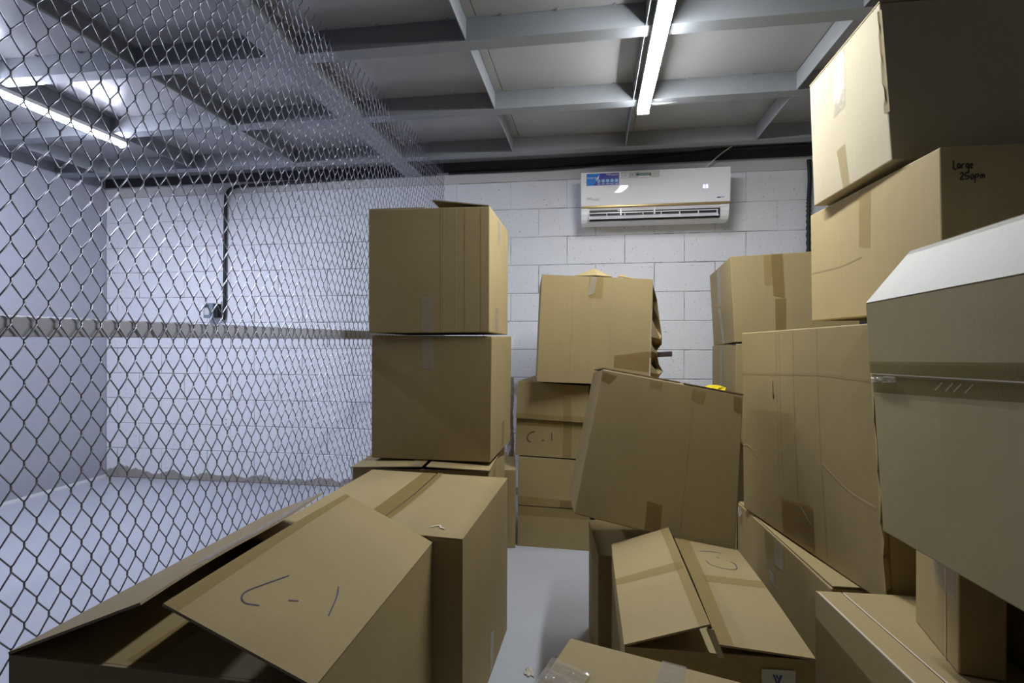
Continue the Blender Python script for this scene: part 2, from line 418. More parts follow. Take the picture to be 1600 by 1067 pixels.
# ================================================================ AIR CONDITIONER
ax0, ax1 = -0.075, 0.868
ac = empty('air_conditioner', (0.4, YB, 2.05), 'white wall-mounted air conditioner with a lit 20 and a blue sticker', 'air conditioner')
yf = 3.60
prof = [(YB - 0.001, 2.200), (yf + 0.03, 2.206), (yf + 0.012, 2.2), (yf + 0.012, 2.12), (yf + 0.034, 1.99), (yf + 0.036, 1.975), (yf + 0.026, 1.965), (3.70, 1.955), (3.70, 1.93), (yf + 0.05, 1.895), (yf + 0.075, 1.887), (3.76, 1.883), (YB - 0.001, 1.90)]
prism('body', prof, ax0 + 0.006, ax1 - 0.006, ac, M['white'])
for s in (0, 1):
    xa = ax0 + 0.001 if s == 0 else ax1 - 0.055
    xb = ax0 + 0.055 if s == 0 else ax1 - 0.001
    prof2 = [(YB - 0.001, 2.203), (yf + 0.02, 2.208), (yf + 0.008, 2.2), (yf + 0.008, 2.10), (yf + 0.028, 1.99), (yf + 0.03, 1.94), (yf + 0.042, 1.905), (yf + 0.06, 1.886), (3.74, 1.878), (YB - 0.001, 1.896)]
    prism('end_cheek', prof2, xa, xb, ac, M['white'])
pan = lambda z: yf + (z - 2.165) ** 2 / 2.2
zs = [1.993 + 0.216 * k / 16 for k in range(17)]
vs = [(x, pan(z), z) for z in zs for x in (ax0, ax1)]
vs = vs + [(x, pan(z) + 0.0002, z) for z in zs for x in (ax0, ax1)] + [(x, pan(z) + 0.012, z) for z in zs for x in (ax0, ax1)]
fs = [[2 * k, 2 * k + 1, 2 * k + 3, 2 * k + 2] for k in range(16)]
fo_ = mesh('front_panel', vs, fs + [[68 + a for a in f[::-1]] for f in fs] + [[34 + 2 * k, 36 + 2 * k, 70 + 2 * k, 68 + 2 * k] for k in range(16)] + [[37 + 2 * k, 35 + 2 * k, 69 + 2 * k, 71 + 2 * k] for k in range(16)] + [[34, 68, 69, 35], [66, 67, 101, 100]], ac, M['gloss'])
for p_ in fo_.data.polygons[:16]: p_.use_smooth = True
box('gold_strip', ax0 + 0.002, ax1 - 0.002, yf + 0.012, yf + 0.036, 1.983, 1.9915, ac, M['gold'])
box('vent_slot', ax0 + 0.056, ax1 - 0.056, yf + 0.034, yf + 0.09, 1.905, 1.966, ac, M['dark'])
prism('upper_louver', [(yf + 0.022, 1.956), (yf + 0.022, 1.961), (yf + 0.06, 1.968), (yf + 0.06, 1.965)], ax0 + 0.24, ax1 - 0.06, ac, M['white'])
prism('louver', [(yf + 0.000, 1.903), (yf + 0.003, 1.900), (yf + 0.050, 1.934), (yf + 0.047, 1.937)], ax0 + 0.05, ax1 - 0.07, ac, M['white'])
prism('louver_frame', [(yf + 0.020, 1.947), (yf + 0.020, 1.942), (yf + 0.028, 1.942), (yf + 0.028, 1.947)], ax0 + 0.05, ax1 - 0.07, ac, M['white'])
for k in range(8):
    x = ax0 + 0.05 + k * 0.1165
    prism('louver_rib', [(yf + 0.002, 1.904), (yf + 0.020, 1.946), (yf + 0.05, 1.938)], x, x + 0.004, ac, M['white'])
for x in (ax0 + 0.255, ax0 + 0.47):
    box('louver_arm', x, x + 0.008, yf + 0.005, yf + 0.05, 1.925, 1.970, ac, M['white'])
yp = yf - 0.0006
YP = lambda z: pan(z) - 0.0012
def flat(name, pts, m, parent=ac, d=0.0):
    return mesh(name, [(x, YP(z) - d, z) for x, z in pts], [list(range(len(pts)))], parent, m)
def apt(u, v):  # panel position: u in px-like 0..1 across, v 0..1 up
    return (ax0 + u * (ax1 - ax0), 1.993 + v * 0.215)
def R4(a, b, c, d): return [apt(a, c), apt(b, c), apt(b, d), apt(a, d)]
st = flat('blue_sticker', R4(0.038, 0.262, 0.60, 0.965), M['navy'])
flat('sticker_corner', [apt(0.0385, 0.602), apt(0.085, 0.602), apt(0.095, 0.68), apt(0.12, 0.81), apt(0.135, 0.963), apt(0.0385, 0.963)], M['blue'], st, 0.0004)
flat('page_curl', [apt(0.098, 0.75), apt(0.126, 0.92), apt(0.122, 0.81)], M['whiteink'], st, 0.0006)
def text(s, size, loc, m, parent, name='lettering', rot=(PI / 2, 0, 0), sx=1.0):
    cu = bpy.data.curves.new(name, 'FONT'); cu.body = s; cu.size = size; cu.align_x = 'CENTER'; cu.align_y = 'CENTER'; cu.resolution_u = 2
    t = bpy.data.objects.new(name, cu); C.objects.link(t)
    bpy.context.view_layer.update()
    me = bpy.data.meshes.new_from_object(t.evaluated_get(bpy.context.evaluated_depsgraph_get()))
    bpy.data.objects.remove(t)
    Rm = Matrix.Rotation(rot[0], 3, 'X')
    for v in me.vertices: v.co = Rm @ Vector((v.co.x * sx, v.co.y, v.co.z)) + Vector(loc)
    return link(name, me, parent, m)
def at(u, v, d): a = apt(u, v); return (a[0], YP(a[1]) - d, a[1])
text('INVERTER', 0.015, at(0.077, 0.83, 0.001), M['whiteink'], st)
for i in range(5):
    c = apt(0.122 + i * 0.0305, 0.735)
    pts = [(c[0] + 0.0115 * math.cos(2 * PI * k / 16), c[1] + 0.0115 * math.sin(2 * PI * k / 16)) for k in range(16)]
    flat('icon', pts, M['sky'], st, 0.0007)
    flat('icon_line', [(c[0] - 0.009, c[1] - 0.021), (c[0] + 0.010, c[1] - 0.021), (c[0] + 0.010, c[1] - 0.0185), (c[0] - 0.009, c[1] - 0.0185)], M['whiteink'], st, 0.0007)
c = apt(0.122, 0.735); flat('icon_dot', [(c[0] + 0.005 * math.cos(2 * PI * k / 10), c[1] + 0.005 * math.sin(2 * PI * k / 10)) for k in range(10)], M['gold'], st, 0.001)
def pill(u0, u1, v0, v1, m, inner, parent, d):
    x0, z0 = apt(u0, v0); x1, z1 = apt(u1, v1); h = (z1 - z0)
    def cap(x0, x1, z0, z1):
        r = (z1 - z0) / 2; zc = (z0 + z1) / 2
        return [(x0 + r - r * math.cos(a), zc - r * math.sin(a)) for a in [PI / 2 * -1 + PI * k / 6 for k in range(7)]][::-1] + [(x1 - r + r * math.cos(a), zc + r * math.sin(a)) for a in [-PI / 2 + PI * k / 6 for k in range(7)]]
    flat('logo_outline', cap(x0, x1, z0, z1), m, parent, d)
    t = 0.0012; flat('logo_field', cap(x0 + t, x1 - t, z0 + t, z1 - t), inner, parent, d + 0.0003)
pill(0.172, 0.210, 0.905, 0.955, M['whiteink'], M['navy'], st, 0.0006); pill(0.205, 0.258, 0.885, 0.935, M['whiteink'], M['navy'], st, 0.0006)
text('SUPER', 0.0085, at(0.190, 0.93, 0.0012), M['whiteink'], st); text('GENERAL', 0.0085, at(0.232, 0.91, 0.0012), M['whiteink'], st)
lg = empty('logo', at(0.08, 0.19, 0), parent=None); lg.parent = ac; lg.location = Vector(at(0.08, 0.19, 0)) - ac.location
pill(0.036, 0.074, 0.18, 0.245, M['ink'], M['gloss'], lg, 0.0003); pill(0.070, 0.128, 0.145, 0.215, M['ink'], M['gloss'], lg, 0.0003)
text('SUPER', 0.0095, at(0.055, 0.212, 0.001), M['ink'], lg); text('GENERAL', 0.0095, at(0.099, 0.18, 0.001), M['ink'], lg)
el = flat('energy_label', R4(0.275, 0.535, 0.785, 0.985), M['paper'])
flat('label_frame', R4(0.284, 0.325, 0.80, 0.93), M['gloss'], el, 0.0004)
for v in (0.84, 0.87, 0.895): flat('label_line', R4(0.290, 0.319, v, v + 0.008), M['ink'], el, 0.0008)
for u in (0.338, 0.352, 0.372): flat('label_icon', R4(u, u + 0.006, 0.84, 0.95), mat('pale grey print', (0.4, 0.4, 0.4), 0.5), el, 0.0004)
flat('label_bar', R4(0.380, 0.478, 0.85, 0.92), M['green'], el, 0.0004)
flat('label_bar_text', R4(0.395, 0.468, 0.88, 0.893), M['whiteink'], el, 0.0008)
flat('label_white', R4(0.380, 0.478, 0.805, 0.848), M['whiteink'], el, 0.0004)
flat('label_dot', R4(0.383, 0.391, 0.815, 0.835), M['ink'], el, 0.0008); flat('label_dot', R4(0.465, 0.480, 0.82, 0.84), M['red'], el, 0.0008)
flat('label_arc', R4(0.385, 0.393, 0.935, 0.955), M['ink'], el, 0.0008)
def seg7(x, z, hgt, on, parent):
    wd = hgt * 0.55; t = hgt * 0.17
    S = {'a': (0, wd, hgt - t, hgt), 'd': (0, wd, 0, t), 'g': (0, wd, hgt / 2 - t / 2, hgt / 2 + t / 2), 'f': (0, t, hgt / 2, hgt), 'b': (wd - t, wd, hgt / 2, hgt), 'e': (0, t, 0, hgt / 2), 'c': (wd - t, wd, 0, hgt / 2)}
    vs, fs = [], []
    for s in on:
        a, b, c_, d = S[s]; k = len(vs)
        vs += [(x + a, YP(z + c_), z + c_), (x + b, YP(z + c_), z + c_), (x + b, YP(z + d), z + d), (x + a, YP(z + d), z + d)]; fs.append([k, k + 1, k + 2, k + 3])
    mesh('display_digit', vs, fs, parent, M['led'])
px_, pz_ = apt(0.823, 0.40); seg7(px_, pz_, 0.022, 'abged', ac); seg7(px_ + 0.0175, pz_, 0.022, 'abcdef', ac)
px_, pz_ = apt(0.915, 0.10)
flat('small_badge', R4(0.915, 0.938, 0.105, 0.135), mat('purple print', (0.06, 0.02, 0.22), 0.5)); flat('small_badge', R4(0.940, 0.962, 0.115, 0.138), M['sky'])
cab = tube('drain_cable', bez([(0.868, 3.79, 2.10), (0.905, 3.812, 2.06), (0.905, 3.812, 1.98), (0.868, 3.80, 1.93)]), 0.002, ac, M['white'])

# cables along the top of the wall
tube('white_cable', bez([(0.72, 3.80, 2.208), (0.75, 3.79, 2.26), (0.83, 3.74, 2.33), (0.90, 3.70, 2.372)]), 0.004, None, M['white'])
tag(bpy.data.objects['white_cable'], 'short white cable rising from the air conditioner to the ceiling', 'cable')
tube('ceiling_cable', bez([(-1.03, 3.80, 2.312), (-0.3, 3.795, 2.308), (0.1, 3.79, 2.325), (0.5, 3.77, 2.35), (0.9, 3.74, 2.37), (1.6, 3.74, 2.375)]), 0.010, None, M['cable'])
tag(bpy.data.objects['ceiling_cable'], 'black cable running under the ceiling above the air conditioner', 'cable')
co = tube('flexible_conduit', bez([(1.41, 3.795, 0.0), (1.41, 3.795, 1.0), (1.405, 3.795, 1.9), (1.41, 3.79, 2.15), (1.405, 3.79, 2.29)], 60), 0.013, None, M['cable'])
for i, v in enumerate(co.data.vertices):
    if (i // 16) % 2: v.co.x += (v.co.x - 1.408) * 0.25
tag(co, 'black flexible conduit on the block wall beside the topmost carton', 'conduit')

# switch and conduit in the empty bay
tube('black_conduit', bez([(-2.836, 3.80, 1.268), (-2.828, 3.80, 1.268), (-2.815, 3.80, 1.30), (-2.812, 3.80, 1.6), (-2.805, 3.80, 2.15), (-2.79, 3.80, 2.235), (-2.74, 3.80, 2.275), (-2.6, 3.80, 2.288), (-1.6, 3.80, 2.31), (-1.12, 3.80, 2.312)]), 0.0125, None, M['cable'])
tag(bpy.data.objects['black_conduit'], 'black conduit bending down the block wall to the grey switch', 'conduit')
sw = empty('isolator_switch', (-2.87, YB, 1.31), 'small blue-grey isolator switch on the block wall behind the mesh', 'switch')
box('back_plate', -2.92, -2.845, 3.80, YB - 0.0005, 1.255, 1.40, sw, M['white'])
bm = bmesh.new(); bx(bm, -2.945, -2.865, 3.735, 3.80, 1.27, 1.385, 0.006); bm_obj('housing', bm, sw, M['greybox'])
box('knob_plate', -2.935, -2.895, 3.733, 3.736, 1.295, 1.345, sw, M['paper'])
box('print_strip', -2.937, -2.900, 3.733, 3.736, 1.356, 1.370, sw, M['dark'])
bm = bmesh.new(); bx(bm, -2.863, -2.84, 3.75, 3.80, 1.275, 1.38, 0.004); bm_obj('cable_gland', bm, sw, M['dark'])
jb = empty('blanking_plate', (-2.81, YB, 0.46), 'small painted blanking plate low on the block wall behind the mesh', 'wall plate')
bm = bmesh.new(); r = bmesh.ops.create_cone(bm, cap_ends=True, segments=24, radius1=0.045, radius2=0.043, depth=0.006)
for v in r['verts']: v.co = Vector((-2.81 + v.co.x, YB - 0.004 - v.co.z, 0.47 + v.co.y))
bm_obj('plate', bm, jb, M['block'])
for dz in (-0.02, 0.012): box('screw', -2.812, -2.806, YB - 0.009, YB - 0.006, 0.47 + dz, 0.476 + dz, jb, M['dark'])

# ================================================================ CARTONS
FACES = {'front': ('000', '100', '101', '001'), 'back': ('110', '010', '011', '111'), 'left': ('010', '000', '001', '011'),
         'right': ('100', '110', '111', '101'), 'top': ('001', '101', '111', '011'), 'bottom': ('010', '110', '100', '000')}
KEYS = [a + b + c for a in '01' for b in '01' for c in '01']
def bilin(q, u, v): return q[0] * ((1 - u) * (1 - v)) + q[1] * (u * (1 - v)) + q[2] * (u * v) + q[3] * ((1 - u) * v)
class Carton:
    def __init__(s, corners, label, group=None, bulge=0.004, skip=(), seed=0, name='carton', hollow=False):
        s.c = {k: Vector(v) for k, v in zip(KEYS, corners)}
        base = sum((s.c[k] for k in KEYS if k[2] == '0'), Vector()) / 4
        base.z = min(s.c[k].z for k in KEYS)
        s.root = empty(name, base, label, 'box', group)
        rnd = random.Random(seed)
        s.q = {f: [s.c[k] for k in ks] for f, ks in FACES.items()}
        cen = sum(s.c.values(), Vector()) / 8
        s.n = {}; s.b = {}
        for f, q in s.q.items():
            n = (q[2] - q[0]).cross(q[3] - q[1]).normalized()
            if n.dot(sum(q, Vector()) / 4 - cen) < 0: n = -n
            s.n[f] = n; s.b[f] = (rnd.uniform(-0.4, 1.0) * bulge, rnd.uniform(-1, 1) * bulge * 0.5, rnd.uniform(0, 6))
        vs, fs, uvs, vid = [], [], [], {}
        G = 6
        for f, q in s.q.items():
            if f in skip: continue
            wdt = ((q[1] - q[0]).length + (q[2] - q[3]).length) / 2; hgt = ((q[3] - q[0]).length + (q[2] - q[1]).length) / 2
            ids = {}
            for i in range(G + 1):
                for j in range(G + 1):
                    p = s.pos(f, i / G, j / G, 0); k = tuple(round(a, 5) for a in p)
                    if k not in vid: vid[k] = len(vs); vs.append(p)
                    ids[i, j] = vid[k]
            for i in range(G):
                for j in range(G):
                    fs.append([ids[i, j], ids[i + 1, j], ids[i + 1, j + 1], ids[i, j + 1]])
                    uvs.append([(wdt * a / G, hgt * b / G) for a, b in ((i, j), (i + 1, j), (i + 1, j + 1), (i, j + 1))])
        s.body = mesh('body', vs, fs, s.root, [M['board'], M['edge']], uvs=uvs)
        bm = bmesh.new(); bm.from_mesh(s.body.data)
        bmesh.ops.recalc_face_normals(bm, faces=bm.faces)
        bm.to_mesh(s.body.data); bm.free()
        if skip or hollow:
            md = s.body.modifiers.new('wall', 'SOLIDIFY'); md.thickness = 0.005; md.offset = -1 if True else 1; md.material_offset_rim = 1
        else:
            md = s.body.modifiers.new('soft_edge', 'BEVEL'); md.width = 0.0035; md.segments = 2; md.limit_method = 'ANGLE'; md.angle_limit = 0.7
            for p_ in s.body.data.polygons: p_.use_smooth = False
    def pos(s, f, u, v, off=0.0):
        a, b, ph = s.b[f]
        uu, vv = min(max(u, 0), 1), min(max(v, 0), 1)
        k = 16 * uu * (1 - uu) * vv * (1 - vv)
        d = a * k + b * k * math.sin(5 * uu + ph) * math.cos(4 * vv + ph)
        return bilin(s.q[f], u, v) + s.n[f] * (d + off)
    def parent_of(s, p): return p if p is not None else s.root
    def patch(s, name, f, poly, m, off=0.0012, parent=None, wrinkle=0.0, n=6):
        # flat strip lying on a face; poly = 4 (u,v) corners
        vs, fs, k = [], [], {}
        P = [Vector((a, b, 0)) for a, b in poly]
        rnd = random.Random(len(name) + int(poly[0][0] * 1000))
        for i in range(n + 1):
            for j in range(n + 1):
                uv = bilin(P, i / n, j / n); k[i, j] = len(vs)
                vs.append(s.pos(f, uv.x, uv.y, off + rnd.uniform(0, wrinkle)))
        fs = [[k[i, j], k[i + 1, j], k[i + 1, j + 1], k[i, j + 1]] for i in range(n) for j in range(n)]
        return mesh(name, vs, fs, s.parent_of(parent), m)
    def stroke(s, name, f, pts, wd, m, off=0.0014, parent=None, smooth=True):
        if smooth and len(pts) > 2:
            P = [(p.x, p.y) for p in bez([(a, b, 0) for a, b in pts], 5)]
        else:
            (a, b) = (pts[0], pts[-1]) if len(pts) == 2 else (None, None)
            P = pts if len(pts) > 2 else [(a[0] + (b[0] - a[0]) * t / 3, a[1] + (b[1] - a[1]) * t / 3) for t in range(4)]
        X = [s.pos(f, u, v, off) for u, v in P]
        return ribbon(name, X, s.n[f], wd, m, s.parent_of(parent))
    def slab(s, name, f, u0, u1, v0, v1, off=lambda u, v: 0.0005, th=0.004, n=8, parent=None, edge=lambda u, v: (u, v), m=None):
        return slab_fn(name, lambda a, b: (s.pos(f, *edge(u0 + (u1 - u0) * a, v0 + (v1 - v0) * b), off(u0 + (u1 - u0) * a, v0 + (v1 - v0) * b))), s.n[f], th, n, s.parent_of(parent), m)
def ribbon(name, X, nrm, wd, m, parent):
    vs, fs = [], []
    for i, p in enumerate(X):
        t = (X[min(i + 1, len(X) - 1)] - X[max(i - 1, 0)]).normalized(); sd = t.cross(nrm).normalized() * wd / 2
        vs += [p - sd, p + sd]
    fs = [[2 * i, 2 * i + 1, 2 * i + 3, 2 * i + 2] for i in range(len(X) - 1)]
    return mesh(name, vs, fs, parent, m)
def slab_fn(name, fn, nrm, th, n, parent, m=None):
    vs, fs, uvs, mi = [], [], [], []
    W = (fn(1, 0) - fn(0, 0)).length; H = (fn(0, 1) - fn(0, 0)).length
    for lay in (0, 1):
        for i in range(n + 1):
            for j in range(n + 1): vs.append(fn(i / n, j / n) + nrm * (th * lay))
    L = (n + 1) ** 2; ix = lambda l, i, j: l * L + i * (n + 1) + j
    for l in (0, 1):
        for i in range(n):
            for j in range(n):
                q = [(i, j), (i + 1, j), (i + 1, j + 1), (i, j + 1)]
                if l == 0: q = q[::-1]
                fs.append([ix(l, a, b) for a, b in q]); uvs.append([(W * a / n, H * b / n) for a, b in q]); mi.append(0)
    for i in range(n):
        for (a, b, c, d) in (((i, 0), (i + 1, 0), 0, 1), ((i + 1, n), (i, n), 0, 1), ((0, i + 1), (0, i), 0, 1), ((n, i), (n, i + 1), 0, 1)):
            fs.append([ix(0, *a), ix(0, *b), ix(1, *b), ix(1, *a)]); uvs.append([(0, 0)] * 4); mi.append(1)
    return mesh(name, vs, fs, parent, [m or M['board'], M['edge']], uvs=uvs, mi=mi)
def quad_flap(name, q, parent, th=0.004, n=10, warp=None, up=True):
    q = [Vector(p) for p in q]
    nr = (q[1] - q[0]).cross(q[3] - q[0]).normalized()
    if (nr.z < 0) == up: nr = -nr
    def fn(a, b):
        p = bilin([q[0], q[1], q[2], q[3]], a, b)
        if warp: p = p + nr * warp(a, b)
        return p
    o = slab_fn(name, fn, nr, th, n, parent)
    def pos(u, v, off=0.0013): return fn(u, v) + nr * (th + off)
    return o, pos, nr
def qpatch(name, pos, poly, m, parent, n=6, off=0.0012):
    P = [Vector((a, b, 0)) for a, b in poly]; vs, k = [], {}
    for i in range(n + 1):
        for j in range(n + 1):
            uv = bilin(P, i / n, j / n); k[i, j] = len(vs); vs.append(pos(uv.x, uv.y, off))
    return mesh(name, vs, [[k[i, j], k[i + 1, j], k[i + 1, j + 1], k[i, j + 1]] for i in range(n) for j in range(n)], parent, m)
def qstroke(name, pos, nr, pts, wd, m, parent):
    P = [(p.x, p.y) for p in bez([(a, b, 0) for a, b in pts], 5)] if len(pts) > 2 else [(pts[0][0] + (pts[1][0] - pts[0][0]) * t / 3, pts[0][1] + (pts[1][1] - pts[0][1]) * t / 3) for t in range(4)]
    return ribbon(name, [pos(u, v, 0.0012) for u, v in P], nr, wd, m, parent)

CART = {
 'D': [(-0.881, 1.417, 0.000), (-0.881, 1.417, 0.578), (-0.866, 2.045, 0.000), (-0.866, 2.045, 0.582), (-0.340, 1.398, 0.000), (-0.340, 1.398, 0.569), (-0.320, 2.028, 0.000), (-0.318, 2.027, 0.574)],
 'C': [(-0.974, 2.098, 0.000), (-0.974, 2.098, 0.577), (-1.005, 2.697, 0.000), (-1.005, 2.697, 0.577), (-0.412, 2.126, 0.000), (-0.412, 2.126, 0.576), (-0.443, 2.725, 0.000), (-0.443, 2.725, 0.577)],
 'B': [(-0.938, 2.201, 0.597), (-0.937, 2.201, 1.123), (-0.931, 2.699, 0.597), (-0.931, 2.699, 1.122), (-0.416, 2.194, 0.596), (-0.411, 2.195, 1.118), (-0.410, 2.692, 0.596), (-0.404, 2.693, 1.123)],
 'A': [(-0.941, 2.179, 1.132), (-0.942, 2.180, 1.656), (-0.948, 2.708, 1.127), (-0.948, 2.709, 1.654), (-0.420, 2.185, 1.134), (-0.420, 2.187, 1.654), (-0.427, 2.714, 1.130), (-0.426, 2.716, 1.655)],
 'E': [(-0.839, 0.668, 0.000), (-0.839, 0.668, 0.642), (-0.884, 1.370, 0.000), (-0.884, 1.370, 0.617), (-0.380, 0.696, 0.000), (-0.380, 0.696, 0.618), (-0.424, 1.398, 0.000), (-0.424, 1.398, 0.556)],
 'G': [(-0.797, 2.772, 0.000), (-0.797, 2.772, 0.415), (-0.868, 3.228, 0.000), (-0.868, 3.228, 0.415), (-0.403, 2.833, 0.000), (-0.400, 2.834, 0.415), (-0.473, 3.289, 0.000), (-0.473, 3.289, 0.415)],
 'H': [(-0.395, 2.871, 0.000), (-0.392, 2.872, 0.478), (-0.368, 3.371, 0.000), (-0.368, 3.371, 0.474), (-0.008, 2.853, 0.000), (-0.019, 2.851, 0.471), (0.012, 3.352, 0.000), (0.012, 3.352, 0.475)],
 'I': [(-0.410, 2.879, 0.485), (-0.395, 2.878, 0.883), (-0.375, 3.377, 0.483), (-0.361, 3.377, 0.880), (-0.034, 2.852, 0.479), (-0.018, 2.852, 0.863), (0.001, 3.351, 0.480), (0.016, 3.350, 0.866)],
 'K': [(-0.282, 2.770, 0.889), (-0.258, 2.788, 1.443), (-0.344, 3.291, 0.888), (-0.322, 3.309, 1.429), (0.288, 2.838, 0.869), (0.306, 2.856, 1.418), (0.223, 3.359, 0.869), (0.244, 3.378, 1.403)],
 'U': [(0.739, 2.977, 1.092), (0.721, 2.992, 1.546), (0.779, 3.658, 1.069), (0.757, 3.672, 1.526), (1.336, 2.944, 1.112), (1.320, 2.959, 1.568), (1.374, 3.624, 1.091), (1.358, 3.639, 1.548)],
 'V': [(0.747, 2.978, 0.558), (0.747, 2.979, 1.085), (0.767, 3.638, 0.558), (0.767, 3.638, 1.069), (1.347, 2.961, 0.558), (1.347, 2.961, 1.087), (1.367, 3.620, 0.558), (1.367, 3.620, 1.087)],
 'N': [(0.067, 1.135, 0.000), (0.067, 1.135, 0.469), (0.060, 1.687, 0.000), (0.060, 1.687, 0.470), (0.436, 1.139, 0.000), (0.436, 1.139, 0.470), (0.431, 1.692, 0.000), (0.431, 1.692, 0.471)],
 'M': [(0.020, 1.743, 0.000), (0.020, 1.743, 0.410), (-0.012, 2.086, 0.000), (-0.012, 2.086, 0.410), (0.467, 1.782, 0.000), (0.467, 1.782, 0.410), (0.437, 2.125, 0.000), (0.437, 2.125, 0.410)],
 'L': [(-0.056, 1.680, 0.563), (0.035, 1.848, 1.004), (-0.086, 2.010, 0.533), (0.005, 2.178, 0.974), (0.427, 1.709, 0.461), (0.494, 1.874, 0.920), (0.397, 2.039, 0.431), (0.464, 2.204, 0.890)],
 'O': [(0.635, 1.557, 0.000), (0.635, 1.557, 0.436), (0.601, 2.362, 0.000), (0.601, 2.362, 0.426), (1.235, 1.583, 0.000), (1.235, 1.583, 0.430), (1.201, 2.388, 0.000), (1.201, 2.388, 0.426)],
 'P': [(0.723, 1.457, 0.445), (0.685, 1.467, 1.144), (0.596, 2.257, 0.438), (0.590, 2.271, 1.131), (1.213, 1.525, 0.461), (1.184, 1.536, 1.164), (1.102, 2.327, 0.444), (1.074, 2.338, 1.147)],
 'Q': [(0.592, 0.835, 0.000), (0.592, 0.835, 0.475), (0.548, 1.433, 0.000), (0.548, 1.433, 0.476), (1.091, 0.871, 0.000), (1.091, 0.871, 0.475), (1.047, 1.445, 0.000), (1.047, 1.445, 0.475)],
 'S': [(0.780, 1.342, 1.170), (0.772, 1.341, 1.536), (0.750, 1.998, 1.168), (0.745, 1.998, 1.534), (1.330, 1.367, 1.175), (1.329, 1.367, 1.541), (1.300, 2.023, 1.172), (1.299, 2.024, 1.532)],
 'T': [(0.747, 1.487, 1.556), (0.729, 1.513, 1.970), (0.717, 1.893, 1.540), (0.713, 1.921, 1.944), (1.293, 1.518, 1.571), (1.280, 1.545, 1.985), (1.270, 1.925, 1.550), (1.258, 1.952, 1.958)],
 'R': [(0.621, 0.590, 0.718), (0.597, 0.604, 1.199), (0.606, 1.240, 0.699), (0.582, 1.254, 1.179), (1.120, 0.603, 0.743), (1.096, 0.617, 1.223), (1.105, 1.253, 0.724), (1.081, 1.266, 1.204)],
 'Z': [(0.671, 1.109, 0.483), (0.670, 1.109, 0.703), (0.705, 1.306, 0.483), (0.705, 1.306, 0.697), (0.743, 1.096, 0.483), (0.744, 1.096, 0.706), (0.779, 1.293, 0.483), (0.779, 1.293, 0.700)],
 'X': [(-0.183, 0.430, 0.000), (-0.183, 0.430, 0.600), (-0.036, 0.908, 0.000), (-0.036, 0.908, 0.603), (0.247, 0.297, 0.000), (0.247, 0.297, 0.600), (0.395, 0.774, 0.000), (0.395, 0.774, 0.600)],
}
FLAPQ = {
 'E_right': [(-0.38, 0.696, 0.618), (-0.424, 1.398, 0.556), (-0.664, 1.383, 0.679), (-0.603, 0.683, 0.723)],
 'E_left': [(-0.839, 0.668, 0.642), (-0.884, 1.37, 0.617), (-0.726, 1.379, 0.679), (-0.635, 0.681, 0.723)],
 'N_left': [(0.067, 1.135, 0.469), (0.06, 1.687, 0.47), (0.23, 1.689, 0.53), (0.237, 1.136, 0.524)],
 'N_right': [(0.436, 1.139, 0.47), (0.431, 1.692, 0.471), (0.246, 1.689, 0.499), (0.253, 1.137, 0.484)],
 'R_roof': [(0.597, 0.604, 1.199), (0.582, 1.254, 1.179), (0.669, 1.256, 1.288), (0.487, 0.602, 1.243)],
}
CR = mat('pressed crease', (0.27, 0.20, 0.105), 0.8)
CRL = mat('worn crease', (0.55, 0.44, 0.27), 0.7)
def T(c, f, poly, m='tape', off=0.0014, name='tape'): return c.patch(name, f, poly, M[m], off)
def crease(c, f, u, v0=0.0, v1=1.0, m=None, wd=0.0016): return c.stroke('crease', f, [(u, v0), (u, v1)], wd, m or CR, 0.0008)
LS = 'cartons stacked by the mesh fence'; MS = 'cartons stacked in front of the block wall'; RS = 'cartons piled on the right side'; FS = 'cartons on the floor in the foreground'

# --- stack by the fence
c = Carton(CART['A'], 'big plain carton on top of the stack against the mesh, its top flap lifting', LS, seed=1)
for u in (0.632, 0.732): crease(c, 'front', u, m=CRL, wd=0.0022)
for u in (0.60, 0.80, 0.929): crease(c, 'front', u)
T(c, 'front', [(0.442, 0.28), (0.543, 0.29), (0.544, 0.004), (0.443, 0.004)], 'tape_clear')
T(c, 'right', [(0.30, 0.22), (0.42, 0.22), (0.42, 0.02), (0.30, 0.02)], 'tape_clear'); T(c, 'right', [(0.42, 0.98), (0.56, 0.98), (0.56, 0.78), (0.42, 0.78)], 'tape_clear')
c.slab('flap', 'top', 0.53, 0.995, 0.0, 0.98, lambda u, v: 0.001 + 0.030 * (1 - u) / 0.47 * (1 - 0.5 * v))
c.slab('flap', 'top', 0.005, 0.46, 0.01, 0.99, lambda u, v: 0.0008)
c = Carton(CART['B'], 'big middle carton of the stack against the mesh, clear tape at its upper edge', LS, seed=2)
T(c, 'front', [(0.426, 0.998), (0.522, 0.998), (0.53, 0.73), (0.433, 0.738)], 'tape_clear')
T(c, 'right', [(0.50, 0.25), (0.62, 0.25), (0.62, 0.03), (0.50, 0.03)], 'tape')
crease(c, 'right', 0.25, wd=0.0012)
c = Carton(CART['C'], 'bottom carton of the stack against the mesh, mostly hidden, lid flaps buckling', LS, seed=3, skip=('top',))
o = c.slab('flap', 'top', -0.01, 0.515, -0.012, 0.99, lambda u, v: 0.0006 + 0.010 * max(0, u) / 0.5 * (1 - v))
o = c.slab('flap', 'top', 0.55, 1.01, -0.012, 0.99, lambda u, v: 0.0006 + 0.010 * (1 - u) / 0.45 * (1 - v))
T(c, 'top', [(0.42, 0.0), (0.515, 0.0), (0.515, 0.25), (0.42, 0.25)], 'tape', 0.016)
T(c, 'top', [(0.44, 0.0), (0.50, -0.005), (0.50, 0.10), (0.45, 0.10)], 'tape_clear', 0.018, 'torn_tape')
T(c, 'right', [(0.25, 0.95), (0.38, 0.95), (0.38, 0.5), (0.25, 0.5)], 'tape')

